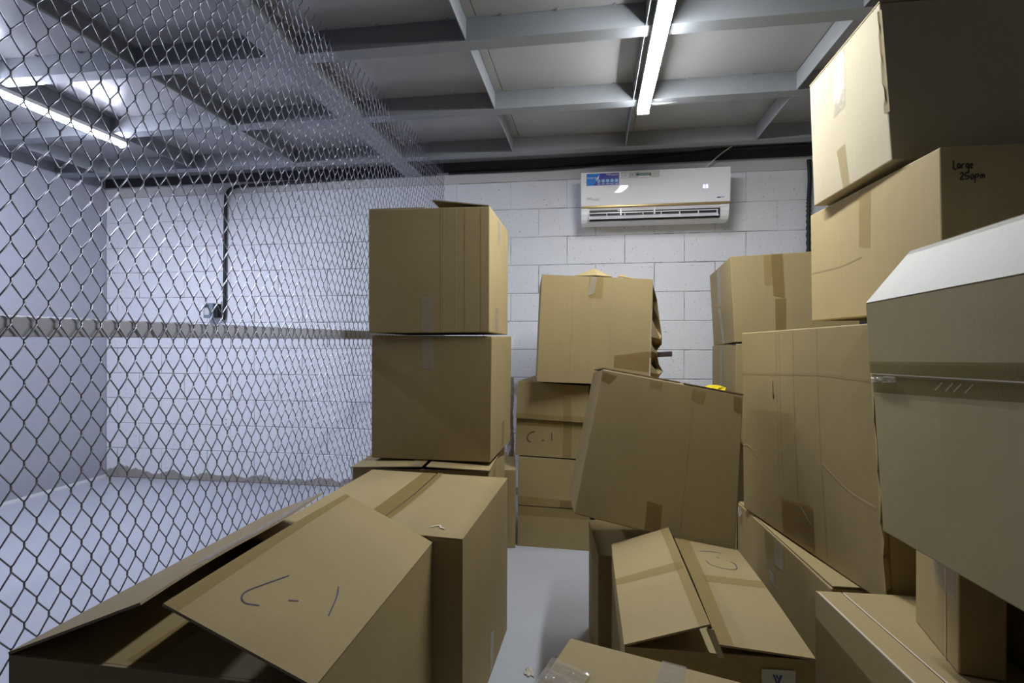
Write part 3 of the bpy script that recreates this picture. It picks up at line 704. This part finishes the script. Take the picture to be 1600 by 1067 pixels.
# --- big taped carton in the left foreground
c = Carton(CART['D'], 'long upright carton with a taped lid seam in front of the mesh-side stack', FS, seed=4, skip=('top',))
gap = lambda v: 0.490 + 0.014 * math.sin(PI * min(max(v, 0), 1))
c.slab('flap', 'top', 0.0, 1.0, 0.0, 1.0, lambda u, v: 0.0006, edge=lambda u, v: (u * (gap(v) - 0.008), v), th=0.003)
c.slab('flap', 'top', 0.0, 1.0, 0.0, 1.0, lambda u, v: 0.0006 + 0.002 * (1 - u) * (1 - v), edge=lambda u, v: (gap(v) + 0.008 + u * (1 - gap(v) - 0.008), v), th=0.003)
c.slab('tape', 'top', 0.0, 1.0, 0.0, 1.0, lambda u, v: 0.0046, th=0.0004, edge=lambda u, v: (0.388 + u * (gap(v) - 0.0084 - 0.388), v), m=M['tape'])
c.slab('tape', 'top', 0.0, 1.0, 0.0, 1.0, lambda u, v: 0.0068, th=0.0004, edge=lambda u, v: (gap(v) + 0.0084 + u * 0.036, v), m=M['tape'])
c.patch('tape', 'front', [(0.40, 0.995), (0.53, 0.995), (0.53, 0.80), (0.40, 0.80)], M['tape'])
T(c, 'right', [(0.535, 0.253), (0.614, 0.22), (0.59, 0.02), (0.515, 0.02)], 'tape_clear')
c.stroke('nick', 'top', [(0.80, 0.10), (0.835, 0.125), (0.85, 0.10), (0.875, 0.09)], 0.006, M['pale'], 0.0068)
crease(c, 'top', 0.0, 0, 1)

# --- open carton nearest the fence
E_ = Carton(CART['E'], 'open-flapped carton nearest the viewer on the left, C-1 penned on its raised flap', FS, seed=5, skip=('top',), bulge=0.003)
fo, fpos, fn_ = quad_flap('flap', FLAPQ['E_right'], E_.root, warp=lambda a, b: 0.006 * math.sin(PI * a) * b)
fo['label'] = 'broad flap with a penned C-1'
qpatch('tape', lambda u, v, o: fpos(u, v, o), [(0.0, 0.90), (1.0, 0.945), (1.0, 1.0), (0.0, 1.0)], M['tape'], E_.root)
for nm, pts in (('pen_letter', [(0.30, 0.647), (0.221, 0.704), (0.158, 0.744), (0.13, 0.724), (0.122, 0.678), (0.138, 0.609)]), ('pen_dash', [(0.207, 0.506), (0.225, 0.456)]), ('pen_digit', [(0.371, 0.334), (0.323, 0.288), (0.234, 0.234)])):
    qstroke(nm, fpos, fn_, pts, 0.0022, M['pen'], E_.root)
fo3, lp3, n3 = quad_flap('flap', FLAPQ['E_left'], E_.root, warp=lambda a, b: 0.003 * math.sin(7 * a) * b)
qpatch('tape', lambda u, v, o: lp3(u, v, o), [(0.25, 0.80), (1.0, 0.72), (1.0, 1.0), (0.25, 1.0)], M['tape_clear'], E_.root)
q = CART['E']; A0, A1 = Vector(q[1]), Vector(q[5])
yd = (Vector(q[3]) - Vector(q[1])).normalized()
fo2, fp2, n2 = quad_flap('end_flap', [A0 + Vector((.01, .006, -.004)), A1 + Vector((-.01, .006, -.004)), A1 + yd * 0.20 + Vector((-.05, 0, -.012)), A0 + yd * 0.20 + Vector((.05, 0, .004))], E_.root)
qpatch('tape', lambda u, v, o: fp2(u, v, o), [(0.36, 0.05), (0.46, 0.05), (0.46, 1.0), (0.36, 1.0)], M['tape'], E_.root)  # added strip standing for light that falls through the flap gap
B0, B1 = Vector(q[3]), Vector(q[7])
quad_flap('end_flap', [B0 + Vector((.01, -.006, -.004)), B1 + Vector((-.01, -.006, -.004)), B1 - yd * 0.20 + Vector((-.03, 0, .01)), B0 - yd * 0.20 + Vector((.03, 0, .01))], E_.root)

# --- small carton behind the fence-side stack, and rolled film on it
c = Carton(CART['G'], 'narrow carton standing in the shadow between the two back stacks', MS, seed=6)
crease(c, 'front', 0.9, wd=0.001)
rl = empty('plastic_film_roll', (-0.482, 3.18, 0.415), 'crumpled grey plastic film standing in the gap beside the fence-side stack', 'plastic film')
vs, fs = [], []; rr = random.Random(3)
for i in range(24):
    for k in range(10):
        r = 0.019 + rr.uniform(-0.004, 0.004); vs.append((-0.484 + r * math.cos(k * PI / 5) + 0.003 * math.sin(i * .4), 3.18 + r * math.sin(k * PI / 5), 0.417 + i * 0.0202))
for i in range(23):
    for k in range(10): fs.append([i * 10 + k, i * 10 + (k + 1) % 10, (i + 1) * 10 + (k + 1) % 10, (i + 1) * 10 + k])
fs.append(list(range(10))[::-1]); fs.append([230 + k for k in range(10)])
mesh('film', vs, fs, rl, M['film'], smooth=False)

# --- middle stack in front of the block wall
c = Carton(CART['H'], 'bottom carton of the middle stack, lying with its seam towards the viewer', MS, seed=7, skip=('front',))
c.slab('flap', 'front', 0.0, 1.0, 0.0, 0.452, lambda u, v: 0.0006); c.slab('flap', 'front', 0.0, 1.0, 0.462, 1.0, lambda u, v: 0.0006 + 0.003 * (1 - v))
c.patch('tape', 'front', [(0.0, 0.56), (1, 0.55), (1, 0.465), (0, 0.465)], M['tape'], 0.008)
c.patch('tape', 'front', [(0.60, 0.545), (0.82, 0.545), (0.82, 0.468), (0.60, 0.468)], M['tape_dark'], 0.0098)
c.patch('tape', 'front', [(0.0, 0.45), (1, 0.45), (1, 0.35), (0, 0.35)], M['tape'], 0.0062)
c = Carton(CART['I'], 'middle carton of the middle stack, C-1 penned below its taped seam', MS, seed=8, skip=('front',))
c.slab('flap', 'front', 0.0, 1.0, 0.0, 0.494, lambda u, v: 0.0006); c.slab('flap', 'front', 0.0, 1.0, 0.505, 1.0, lambda u, v: 0.0006 + 0.016 * (1 - (v - 0.505) / 0.495))
c.patch('tape', 'front', [(0.67, 0.995), (0.78, 0.995), (0.79, 0.51), (0.675, 0.51)], M['tape'], 0.0225)
c.patch('tape', 'front', [(0.675, 0.49), (0.79, 0.49), (0.80, 0.0), (0.68, 0.0)], M['tape'], 0.0064)
c.patch('tape', 'front', [(0.0, 0.575), (1.0, 0.585), (1.0, 0.508), (0.0, 0.508)], M['tape'], 0.0215)
c.patch('tape', 'front', [(0.0, 0.49), (1.0, 0.49), (1.0, 0.41), (0.0, 0.41)], M['tape'], 0.0061)
for nm, pts in (('pen_letter', [(0.275, 0.337), (0.201, 0.309), (0.168, 0.255), (0.184, 0.204), (0.226, 0.192)]), ('pen_dash', [(0.374, 0.222), (0.417, 0.225)]), ('pen_digit', [(0.512, 0.338), (0.522, 0.229)])):
    c.stroke(nm, 'front', pts, 0.003, M['marker'], 0.0066)
c = Carton(CART['K'], 'tilted square carton on top of the middle stack, right side torn open', MS, seed=9, skip=('right',), bulge=0.002)
c.patch('tape', 'front', [(0.43, 0.998), (0.558, 0.998), (0.553, 0.80), (0.43, 0.80)], M['tape'])
c.patch('tape', 'front', [(0.45, 0.998), (0.50, 0.998), (0.48, 0.84), (0.42, 0.82)], M['tape_clear'], 0.0025, name='torn_tape') if False else c.patch('torn_tape', 'front', [(0.45, 0.998), (0.50, 0.998), (0.48, 0.84), (0.42, 0.82)], M['tape_clear'], 0.0025)
c.patch('tape', 'front', [(0.68, 0.27), (0.995, 0.323), (0.994, 0.13), (0.679, 0.16)], M['tape_dark'])
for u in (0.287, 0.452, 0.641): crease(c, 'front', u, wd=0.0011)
rows = [(0.291, 1.400, 0.291, 0.296), (0.289, 1.302, 0.300, 0.324), (0.287, 1.205, 0.306, 0.336), (0.285, 1.120, 0.330, 0.345), (0.284, 1.085, 0.300, 0.346), (0.283, 1.050, 0.312, 0.321), (0.282, 0.985, 0.300, 0.332), (0.281, 0.945, 0.322, 0.352), (0.280, 0.914, 0.296, 0.326), (0.279, 0.884, 0.286, 0.296)]
ym = [2.73, 2.84, 2.90, 2.76, 2.84, 2.75, 2.86, 2.76, 2.80, 2.76]
vs, fs, uvs = [], [], []
for (xi, z, xm, xo), y in zip(rows, ym): vs += [(xi, 2.722, z), (xm, y, z - 0.01), (xo, 2.80, z)]
far = lambda q: (q[0] * 1.05, q[1] * 1.05, 1.1 + (q[2] - 1.1) * 1.05)
vs = [far(q) for q in vs]
for i in range(len(rows) - 1):
    for k in range(2):
        a = i * 3 + k; fs += [[a, a + 1, a + 4], [a, a + 4, a + 3]]; uvs += [[(0, 0), (.05, 0), (.05, .05)], [(0, 0), (.05, .05), (0, .05)]]
o = mesh('crumpled_flap', vs, fs, c.root, [M['board_in'], M['edge']], uvs=uvs)
md = o.modifiers.new('t', 'SOLIDIFY'); md.thickness = 0.004
def tri_flap(name, pts, faces, root):
    uv = [[(p * 0.05, q * 0.05) for p, q in ((0, 0), (1, 0), (1, 1), (0, 1))][:len(f)] for f in faces]
    o = mesh(name, [far(q) for q in pts], faces, root, [M['board'], M['edge']], uvs=uv); md = o.modifiers.new('t', 'SOLIDIFY'); md.thickness = 0.004; md.material_offset_rim = 1
tri_flap('crumpled_flap', [(-0.09, 2.80, 1.436), (0.012, 2.82, 1.474), (0.055, 2.80, 1.448), (0.10, 2.80, 1.428), (0.02, 2.70, 1.425), (0.0, 2.93, 1.425)], [[0, 4, 1], [1, 4, 2], [2, 4, 3], [0, 1, 5], [1, 2, 5], [2, 3, 5]], c.root)
tri_flap('crumpled_flap', [(0.125, 2.80, 1.428), (0.145, 2.82, 1.442), (0.22, 2.82, 1.415), (0.15, 2.73, 1.418)], [[0, 3, 1], [1, 3, 2]], c.root)
bar = empty('dark_bar', (0.4, 2.95, 1.03), 'dark brown bar end poking out of the torn carton in front of the wall', 'bar')
bm = bmesh.new(); bx(bm, -0.16, 0.438, 3.085, 3.115, 1.013, 1.042, 0.004)
for v in bm.verts: v.co.z -= (0.438 - v.co.x) * 0.06 if v.co.x < 0.3 else 0.0
bm_obj('bar_body', bm, bar, M['bar'])

def plain(x0, x1, y0, y1, z0, z1): return [(x, y, z) for x in (x0, x1) for y in (y0, y1) for z in (z0, z1)]
c = Carton(plain(0.018, 0.43, 2.83, 3.30, 0.0, 0.855), 'tall carton showing as a thin strip right of the middle stack', MS, seed=10)
c = Carton(plain(0.47, 0.70, 2.76, 3.25, 0.0, 0.825), 'carton under the yellow bag, hidden behind the tilted carton', MS, seed=11)
rr = random.Random(5); bm = bmesh.new(); bmesh.ops.create_icosphere(bm, subdivisions=3, radius=1)
for v in bm.verts:
    k = 1 + rr.uniform(-0.16, 0.16); z = max(v.co.z * k * 0.030, -0.014)
    v.co = Vector((0.625 + v.co.x * k * 0.058, 2.90 + v.co.y * k * 0.05, 0.842 + z))
o = bm_obj('plastic_bag', bm, None, M['yellow']); o.data.transform(Matrix.Translation((-0.625, -2.9, -0.828))); o.location = (0.625, 2.9, 0.828)
tag(o, 'crumpled yellow plastic bag peeking over the tilted carton', 'bag')

# --- stack at the back right
c = Carton(CART['U'], 'taped carton standing high against the wall below the air conditioner, right end', MS, seed=12)
c.patch('tape', 'left', [(0.40, 0.99), (0.55, 0.99), (0.53, 0.50), (0.36, 0.50)], M['tape_clear']); c.patch('tape', 'left', [(0.36, 0.48), (0.50, 0.45), (0.60, 0.0), (0.50, 0.0)], M['tape_clear'])
T(c, 'front', [(0.270, 0.992), (0.330, 0.994), (0.345, 0.64), (0.268, 0.64)], 'tape'); T(c, 'front', [(0.330, 0.994), (0.421, 0.997), (0.424, 0.49), (0.335, 0.52)], 'tape_dark', 0.0022)
T(c, 'front', [(0.348, 0.485), (0.435, 0.483), (0.419, 0.0), (0.335, 0.0)], 'tape_dark')
c = Carton(CART['V'], 'carton directly under the high taped carton by the wall, clear tape down its left side', MS, seed=13)
T(c, 'left', [(0.40, 0.97), (0.48, 0.97), (0.46, 0.50), (0.39, 0.50)], 'tape_clear')
c = Carton(plain(0.75, 1.36, 3.0, 3.64, 0.0, 0.556), 'lowest carton of the back right stack, out of sight behind the pile', MS, seed=14)

# --- cartons in the middle of the floor
c = Carton(CART['M'], 'low carton half hidden under the leaning carton', FS, seed=15, skip=('top',))
c.slab('flap', 'top', 0.0, 0.48, 0.0, 1.0, lambda u, v: 0.0006); c.slab('flap', 'top', 0.50, 1.0, 0.0, 1.0, lambda u, v: 0.0006)
T(c, 'front', [(0.06, 0.99), (0.13, 0.99), (0.13, 0.90), (0.06, 0.90)], 'tape_clear')
c = Carton(CART['L'], 'large square carton leaning back at a slant in the middle of the pile', FS, seed=16)
for i, (pp, m_) in enumerate([([(0.002, 0.985), (0.11, 0.971), (0.066, 0.906), (0.002, 0.921)], 'tape_dark'), ([(0.345, 0.982), (0.433, 0.985), (0.43, 0.936), (0.349, 0.934)], 'tape'), ([(0.646, 0.975), (0.744, 0.969), (0.731, 0.886), (0.643, 0.902)], 'tape'),
        ([(0.933, 0.981), (0.986, 0.982), (0.992, 0.871), (0.939, 0.886)], 'tape_dark'), ([(0.436, 0.186), (0.535, 0.178), (0.539, 0.002), (0.442, 0.008)], 'tape_dark')]): T(c, 'front', pp, m_)
c.slab('flap', 'top', 0.0, 0.56, 0.03, 0.99, lambda u, v: 0.002 + 0.012 * (0.56 - u) * v, n=6); c.slab('flap', 'top', 0.58, 1.0, 0.0, 0.99, lambda u, v: 0.0008, n=6)
for u in (0.66,): crease(c, 'front', u, wd=0.0012)

N_ = Carton(CART['N'], 'open carton in the centre foreground with two raised taped flaps and a blue-marked label', FS, seed=17, skip=('top',), bulge=0.002)
fo, lp, ln = quad_flap('flap', FLAPQ['N_left'], N_.root, warp=lambda a, b: 0.004 * math.sin(PI * a))
fo, rp, rn = quad_flap('flap', FLAPQ['N_right'], N_.root, warp=lambda a, b: 0.005 * math.sin(PI * a)); fo['label'] = 'right flap with a penned C-1'
qpatch('tape', lp, [(0.475, 0.0), (0.54, 0.0), (0.546, 0.97), (0.462, 0.97)], M['tape'], N_.root); qpatch('tape', lambda u, v, o: lp(u, v, o + 0.0012), [(0.0, 0.88), (1, 0.865), (1, 1.0), (0, 1.0)], M['tape'], N_.root)
qpatch('tape', rp, [(0.49, 0.84), (0.56, 0.83), (0.60, 0.0), (0.527, 0.0)], M['tape'], N_.root); qpatch('tape', lambda u, v, o: rp(u, v, o + 0.0012), [(0.0, 0.84), (1, 0.77), (1, 1.0), (0, 1.0)], M['tape'], N_.root)
for nm, pts in (('pen_letter', [(0.742, 0.664), (0.701, 0.628), (0.678, 0.475), (0.683, 0.332), (0.712, 0.246), (0.771, 0.236), (0.791, 0.293)]), ('pen_dash', [(0.821, 0.461), (0.809, 0.425)]), ('pen_digit', [(0.861, 0.679), (0.887, 0.506), (0.891, 0.338)])):
    qstroke(nm, rp, rn, pts, 0.002, M['pen'], N_.root)
lab = N_.patch('label', 'front', [(0.724, 0.862), (0.897, 0.864), (0.897, 0.955), (0.724, 0.952)], M['paper'], 0.003, n=3)
ps = lambda u, v: N_.pos('front', u, v, 0.0038)
mesh('logo_mark', [ps(0.780, 0.932), ps(0.790, 0.932), ps(0.806, 0.898), ps(0.800, 0.893)], [[0, 1, 2, 3]], lab, M['labelblue'])
mesh('logo_mark', [ps(0.812, 0.893), ps(0.806, 0.905), ps(0.818, 0.932), ps(0.830, 0.932)], [[0, 1, 2, 3]], lab, M['labelblue'])
mesh('logo_mark', [ps(0.795, 0.932), ps(0.803, 0.932), ps(0.810, 0.918), ps(0.804, 0.912)], [[0, 1, 2, 3]], lab, M['labelblue'])
q = [Vector(v) for v in CART['N']]
quad_flap('end_flap', [q[1] + Vector((.006, .006, -.006)), q[5] + Vector((-.006, .006, -.006)), q[5] + Vector((-.012, .17, -.02)), q[1] + Vector((.012, .17, .004))], N_.root)
quad_flap('end_flap', [q[3] + Vector((.006, -.006, -.006)), q[7] + Vector((-.006, -.006, -.006)), q[7] + Vector((-.012, -.17, -.02)), q[3] + Vector((.012, -.17, .0))], N_.root)
quad_flap('tape_strip', [(0.228, 1.137, 0.518), (0.243, 1.137, 0.518), (0.262, 1.128, 0.466), (0.250, 1.128, 0.466)], N_.root, th=0.002, n=3)
for o in N_.root.children:
    if o.name.startswith('tape_strip'): o.data.materials[0] = M['pale']; o['label'] = 'pale loose strip'

c = Carton(CART['X'], 'carton at the bottom edge of the photo, its top corner wrapped in shiny clear tape', FS, seed=18)
c.patch('tape', 'top', [(0.335, 1.0), (0.415, 1.0), (0.415, 0.0), (0.335, 0.0)], M['tape_clear'])
for k, (a, b) in enumerate([(0.86, 0.74), (0.80, 0.62), (0.70, 0.50)]):
    c.patch('torn_tape', 'top', [(-0.01, a), (0.14, a - 0.03), (0.13, b), (-0.01, b)], M['tape_clear'], 0.002 + 0.001 * k, wrinkle=0.0025, n=9)
c.patch('torn_tape', 'left', [(0.1, 1.0), (0.32, 1.0), (0.32, 0.9), (0.1, 0.9)], M['tape_clear'], 0.002, wrinkle=0.006, n=8)

# --- pile on the right
c = Carton(CART['O'], 'long low carton under the tall creased carton, tape blobs on its side', RS, seed=19)
c.slab('flap', 'top', 0.006, 0.5, 0.0, 1.0, lambda u, v: 0.0006 + 0.006 * max(0, 0.4 - v) * (u < 0.2)); 
T(c, 'left', [(0.386, 0.99), (0.50, 0.99), (0.52, 0.72), (0.40, 0.70)], 'tape'); T(c, 'left', [(0.50, 0.99), (0.60, 0.985), (0.60, 0.80), (0.51, 0.78)], 'tape_clear'); T(c, 'left', [(0.44, 0.70), (0.50, 0.70), (0.52, 0.60), (0.46, 0.60)], 'tape_dark')
c.patch('torn_tape', 'left', [(0.03, 0.99), (0.08, 0.99), (0.08, 0.90), (0.03, 0.90)], M['tape_clear'], 0.002, wrinkle=0.01, n=6)
c = Carton(CART['P'], 'tall creased carton in the middle of the right pile, a small hole in its side', RS, seed=20, bulge=0.006)
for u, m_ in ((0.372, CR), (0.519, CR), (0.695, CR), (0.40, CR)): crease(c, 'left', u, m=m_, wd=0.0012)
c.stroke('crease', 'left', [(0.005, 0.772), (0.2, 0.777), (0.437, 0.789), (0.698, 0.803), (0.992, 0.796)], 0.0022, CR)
c.stroke('crease', 'left', [(0.003, 0.36), (0.08, 0.37), (0.16, 0.33)], 0.003, CRL); c.stroke('crease', 'left', [(0.70, 0.43), (0.85, 0.36), (0.98, 0.34)], 0.002, CRL)
c.stroke('hole', 'left', [(0.337, 0.75), (0.336, 0.70), (0.339, 0.66)], 0.003, M['dark'], 0.0012); c.stroke('hole', 'left', [(0.338, 0.685), (0.342, 0.665)], 0.008, M['dark'], 0.0013)
T(c, 'left', [(0.382, 0.18), (0.62, 0.215), (0.612, 0.01), (0.383, 0.01)], 'tape_dark'); c.stroke('tape_edge', 'left', [(0.54, 0.195), (0.605, 0.135)], 0.0018, M['pale'], 0.003)
T(c, 'front', [(0.0, 0.99), (0.03, 0.99), (0.03, 0.01), (0.0, 0.01)], 'tape_dark')
rr = random.Random(9); vs, fs = [], []
for i in range(15):
    v = 0.05 + i * 0.06; wd = rr.uniform(0.004, 0.020); p = c.pos('left', 0.994, v, 0.001)
    d = Vector((0.0, -1, 0)); vs += [p, p + d * wd + Vector((-.002, 0, 0)), p + d * wd * .6 + Vector((0.010, 0, 0.01))]
for i in range(14): a = i * 3; fs += [[a, a + 1, a + 4, a + 3], [a + 1, a + 2, a + 5, a + 4]]
mesh('torn_edge', vs, fs, c.root, M['board_in'])
c = Carton(CART['Q'], 'low carton at the bottom right with a pale line along its lid', RS, seed=21, skip=('top',))
c.slab('flap', 'top', 0.0, 0.118, 0.0, 1.0, lambda u, v: 0.0005); c.slab('flap', 'top', 0.124, 1.0, 0.0, 1.0, lambda u, v: 0.0012)
c.stroke('lid_line', 'top', [(0.121, 0.0), (0.121, 0.5), (0.121, 0.985)], 0.004, M['pale'], 0.0066)
c.stroke('lid_line', 'top', [(0.006, 0.0), (0.006, 0.5), (0.006, 0.985)], 0.005, M['pale'], 0.006)
c = Carton(CART['S'], 'carton marked Large in black, on top of the tall creased carton', RS, seed=22)
T(c, 'left', [(0.484, 0.985), (0.575, 0.985), (0.567, 0.518), (0.477, 0.553)], 'tape')
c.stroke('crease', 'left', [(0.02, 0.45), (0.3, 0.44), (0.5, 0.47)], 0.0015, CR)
HW = {'L': [[(0, 10), (0, 0), (4, 0)]], 'a': [[(3, 5), (1, 5.5), (0, 3), (1, 0.3), (3, 2), (3, 5), (3.4, 0)]], 'r': [[(0, 5), (0, 0)], [(0, 3), (1.5, 5), (3, 5)]], 'g': [[(3, 5), (1, 5.5), (0, 3), (1, 1), (3, 2), (3, 5), (3, -4), (1, -5)]], 'e': [[(0, 3), (3, 3.4), (2, 5.3), (0.4, 4), (0.2, 1.5), (1.6, 0), (3.3, 1)]],
      '2': [[(0, 7), (2, 8.5), (3.5, 6.5), (0, 0), (4, 0.5)]], '5': [[(4, 8), (0.6, 8), (0.3, 4.5), (3, 4.5), (3.5, 1.5), (0, 0)]], '0': [[(2, 6), (0.3, 3.5), (1.5, 0), (3.6, 2.5), (2.2, 6)]], 'p': [[(0, 6), (-0.6, -5)], [(0, 5), (2.5, 6), (3, 3.5), (0, 2)]], 'm': [[(0, 5), (0, 0.5)], [(0, 4), (1.5, 5.5), (2, 1)], [(2, 4), (3.6, 5.5), (4.2, 1)]]}
def write(c, f, s, u, v, su, sv, wd, m):
    for ch in s:
        for st_ in HW[ch]: c.stroke('marker_stroke', f, [(u + a * su, v + b * sv) for a, b in st_], wd, m, 0.0016)
        u += (5.2 if ch not in 'L' else 4.6) * su
write(c, 'front', 'Large', 0.048, 0.862, 0.0030, 0.0052, 0.0026, M['marker'])
write(c, 'front', '250pm', 0.070, 0.795, 0.0036, 0.0048, 0.0026, M['marker'])
c = Carton(CART['T'], 'topmost carton of the whole pile, tilted, its lit side crossed by shiny tape', RS, seed=23)
T(c, 'left', [(0.433, 0.995), (0.562, 0.981), (0.528, 0.575), (0.366, 0.556)], 'tape_clear'); T(c, 'left', [(0.382, 0.301), (0.499, 0.312), (0.524, 0.001), (0.44, 0.003)], 'tape')
rr = random.Random(2); P = [c.pos('left', 0.998, 0.30 + i * 0.05, 0.001) for i in range(14)]; vs, fs = [], []
for i, p in enumerate(P): wd = rr.uniform(0.001, 0.011); vs += [p + Vector((0, 0.001, 0)), p + Vector((-.003, 0.0 + wd, 0)), p + Vector((0.002, -0.006, 0))]
for i in range(13): a = i * 3; fs += [[a, a + 1, a + 4, a + 3], [a, a + 3, a + 5, a + 2]]
mesh('torn_edge', vs, fs, c.root, M['board_in'])
c.slab('flap', 'top', 0.0, 0.48, 0.0, 1.0, lambda u, v: 0.001 + 0.02 * u); c.slab('flap', 'top', 0.52, 1.0, 0.0, 1.0, lambda u, v: 0.001)
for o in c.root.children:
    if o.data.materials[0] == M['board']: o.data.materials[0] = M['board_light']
c = Carton(CART['Z'], 'narrow upright carton wedged under the big carton at the right edge', RS, seed=24, bulge=0.002)
c.stroke('crease', 'left', [(0.75, 0.0), (0.75, 0.98)], 0.004, CRL); T(c, 'left', [(0.4, 0.98), (0.95, 0.98), (0.95, 0.6), (0.5, 0.6)], 'tape_clear')
c = Carton(plain(0.80, 1.09, 0.75, 1.30, 0.485, 0.692), 'carton in deep shadow at the right edge under the big carton', RS, seed=25)
R_ = Carton(CART['R'], 'big carton nearest the viewer on the right, brightly lit slanting lid and taped seam', RS, seed=26, bulge=0.005)
c = R_
c.slab('lid_side', 'left', 0.0, 1.0, 0.692, 1.0, lambda u, v: 0.0004, th=0.0025)
c.patch('tape', 'left', [(0.0, 0.745), (1.0, 0.75), (1.0, 0.694), (0.0, 0.694)], M['tape_olive'], 0.0042); c.patch('tape', 'left', [(0.005, 0.61), (1.0, 0.645), (1.0, 0.686), (0.005, 0.684)], M['tape_olive'], 0.0018)
c.patch('torn_tape', 'left', [(0.02, 0.655), (0.16, 0.66), (0.16, 0.685), (0.02, 0.684)], M['tape_clear'], 0.003, wrinkle=0.008, n=10)
c.stroke('seam_edge', 'left', [(0.0, 0.691), (0.33, 0.692), (0.66, 0.691), (1.0, 0.691)], 0.0022, M['pale'], 0.0035)
for u in (0.36, 0.40, 0.43, 0.47): c.stroke('tape_fold', 'left', [(u, 0.675), (u - 0.02, 0.655), (u - 0.03, 0.645)], 0.003, M['tape_clear'], 0.003)
h0, h1 = Vector(CART['R'][1]), Vector(CART['R'][3]); dv = Vector((0.087, 0.002, 0.109))
ro, rp_, rn_ = quad_flap('roof_flap', [h0, h1, h1 + dv, h0 + dv], c.root); ro['label'] = 'slanting flap lit from above'
g0, g1 = Vector(CART['R'][5]), Vector(CART['R'][7])
quad_flap('roof_flap', [g0, g1, h1 + dv + Vector((0.002, 0, 0)), h0 + dv + Vector((0.002, 0, 0))], c.root)
qpatch('tape', rp_, [(0.0, 0.92), (1.0, 0.92), (1.0, 1.005), (0.0, 1.005)], M['tape_clear'], c.root)
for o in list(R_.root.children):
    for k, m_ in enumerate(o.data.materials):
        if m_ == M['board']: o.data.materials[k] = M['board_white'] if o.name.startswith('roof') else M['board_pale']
tf = c.slab('gable', 'front', 0.0, 1.0, 0.9, 1.0, lambda u, v: -0.012, n=2)

# --- scrap on the floor
bm = bmesh.new(); r = bmesh.ops.create_grid(bm, x_segments=5, y_segments=6, size=1); rr = random.Random(4)
for v in bm.verts: v.co = Vector((v.co.x * 0.014 * (1 + rr.uniform(-.3, .3)), v.co.y * 0.022 * (1 + rr.uniform(-.3, .3)), 0.0015 + abs(rr.uniform(0, 0.004))))
o = bm_obj('paper_scrap', bm, None, M['debris'], loc=(-0.205, 1.775, 0)); tag(o, 'torn scrap of paper on the grey floor in the aisle', 'scrap')
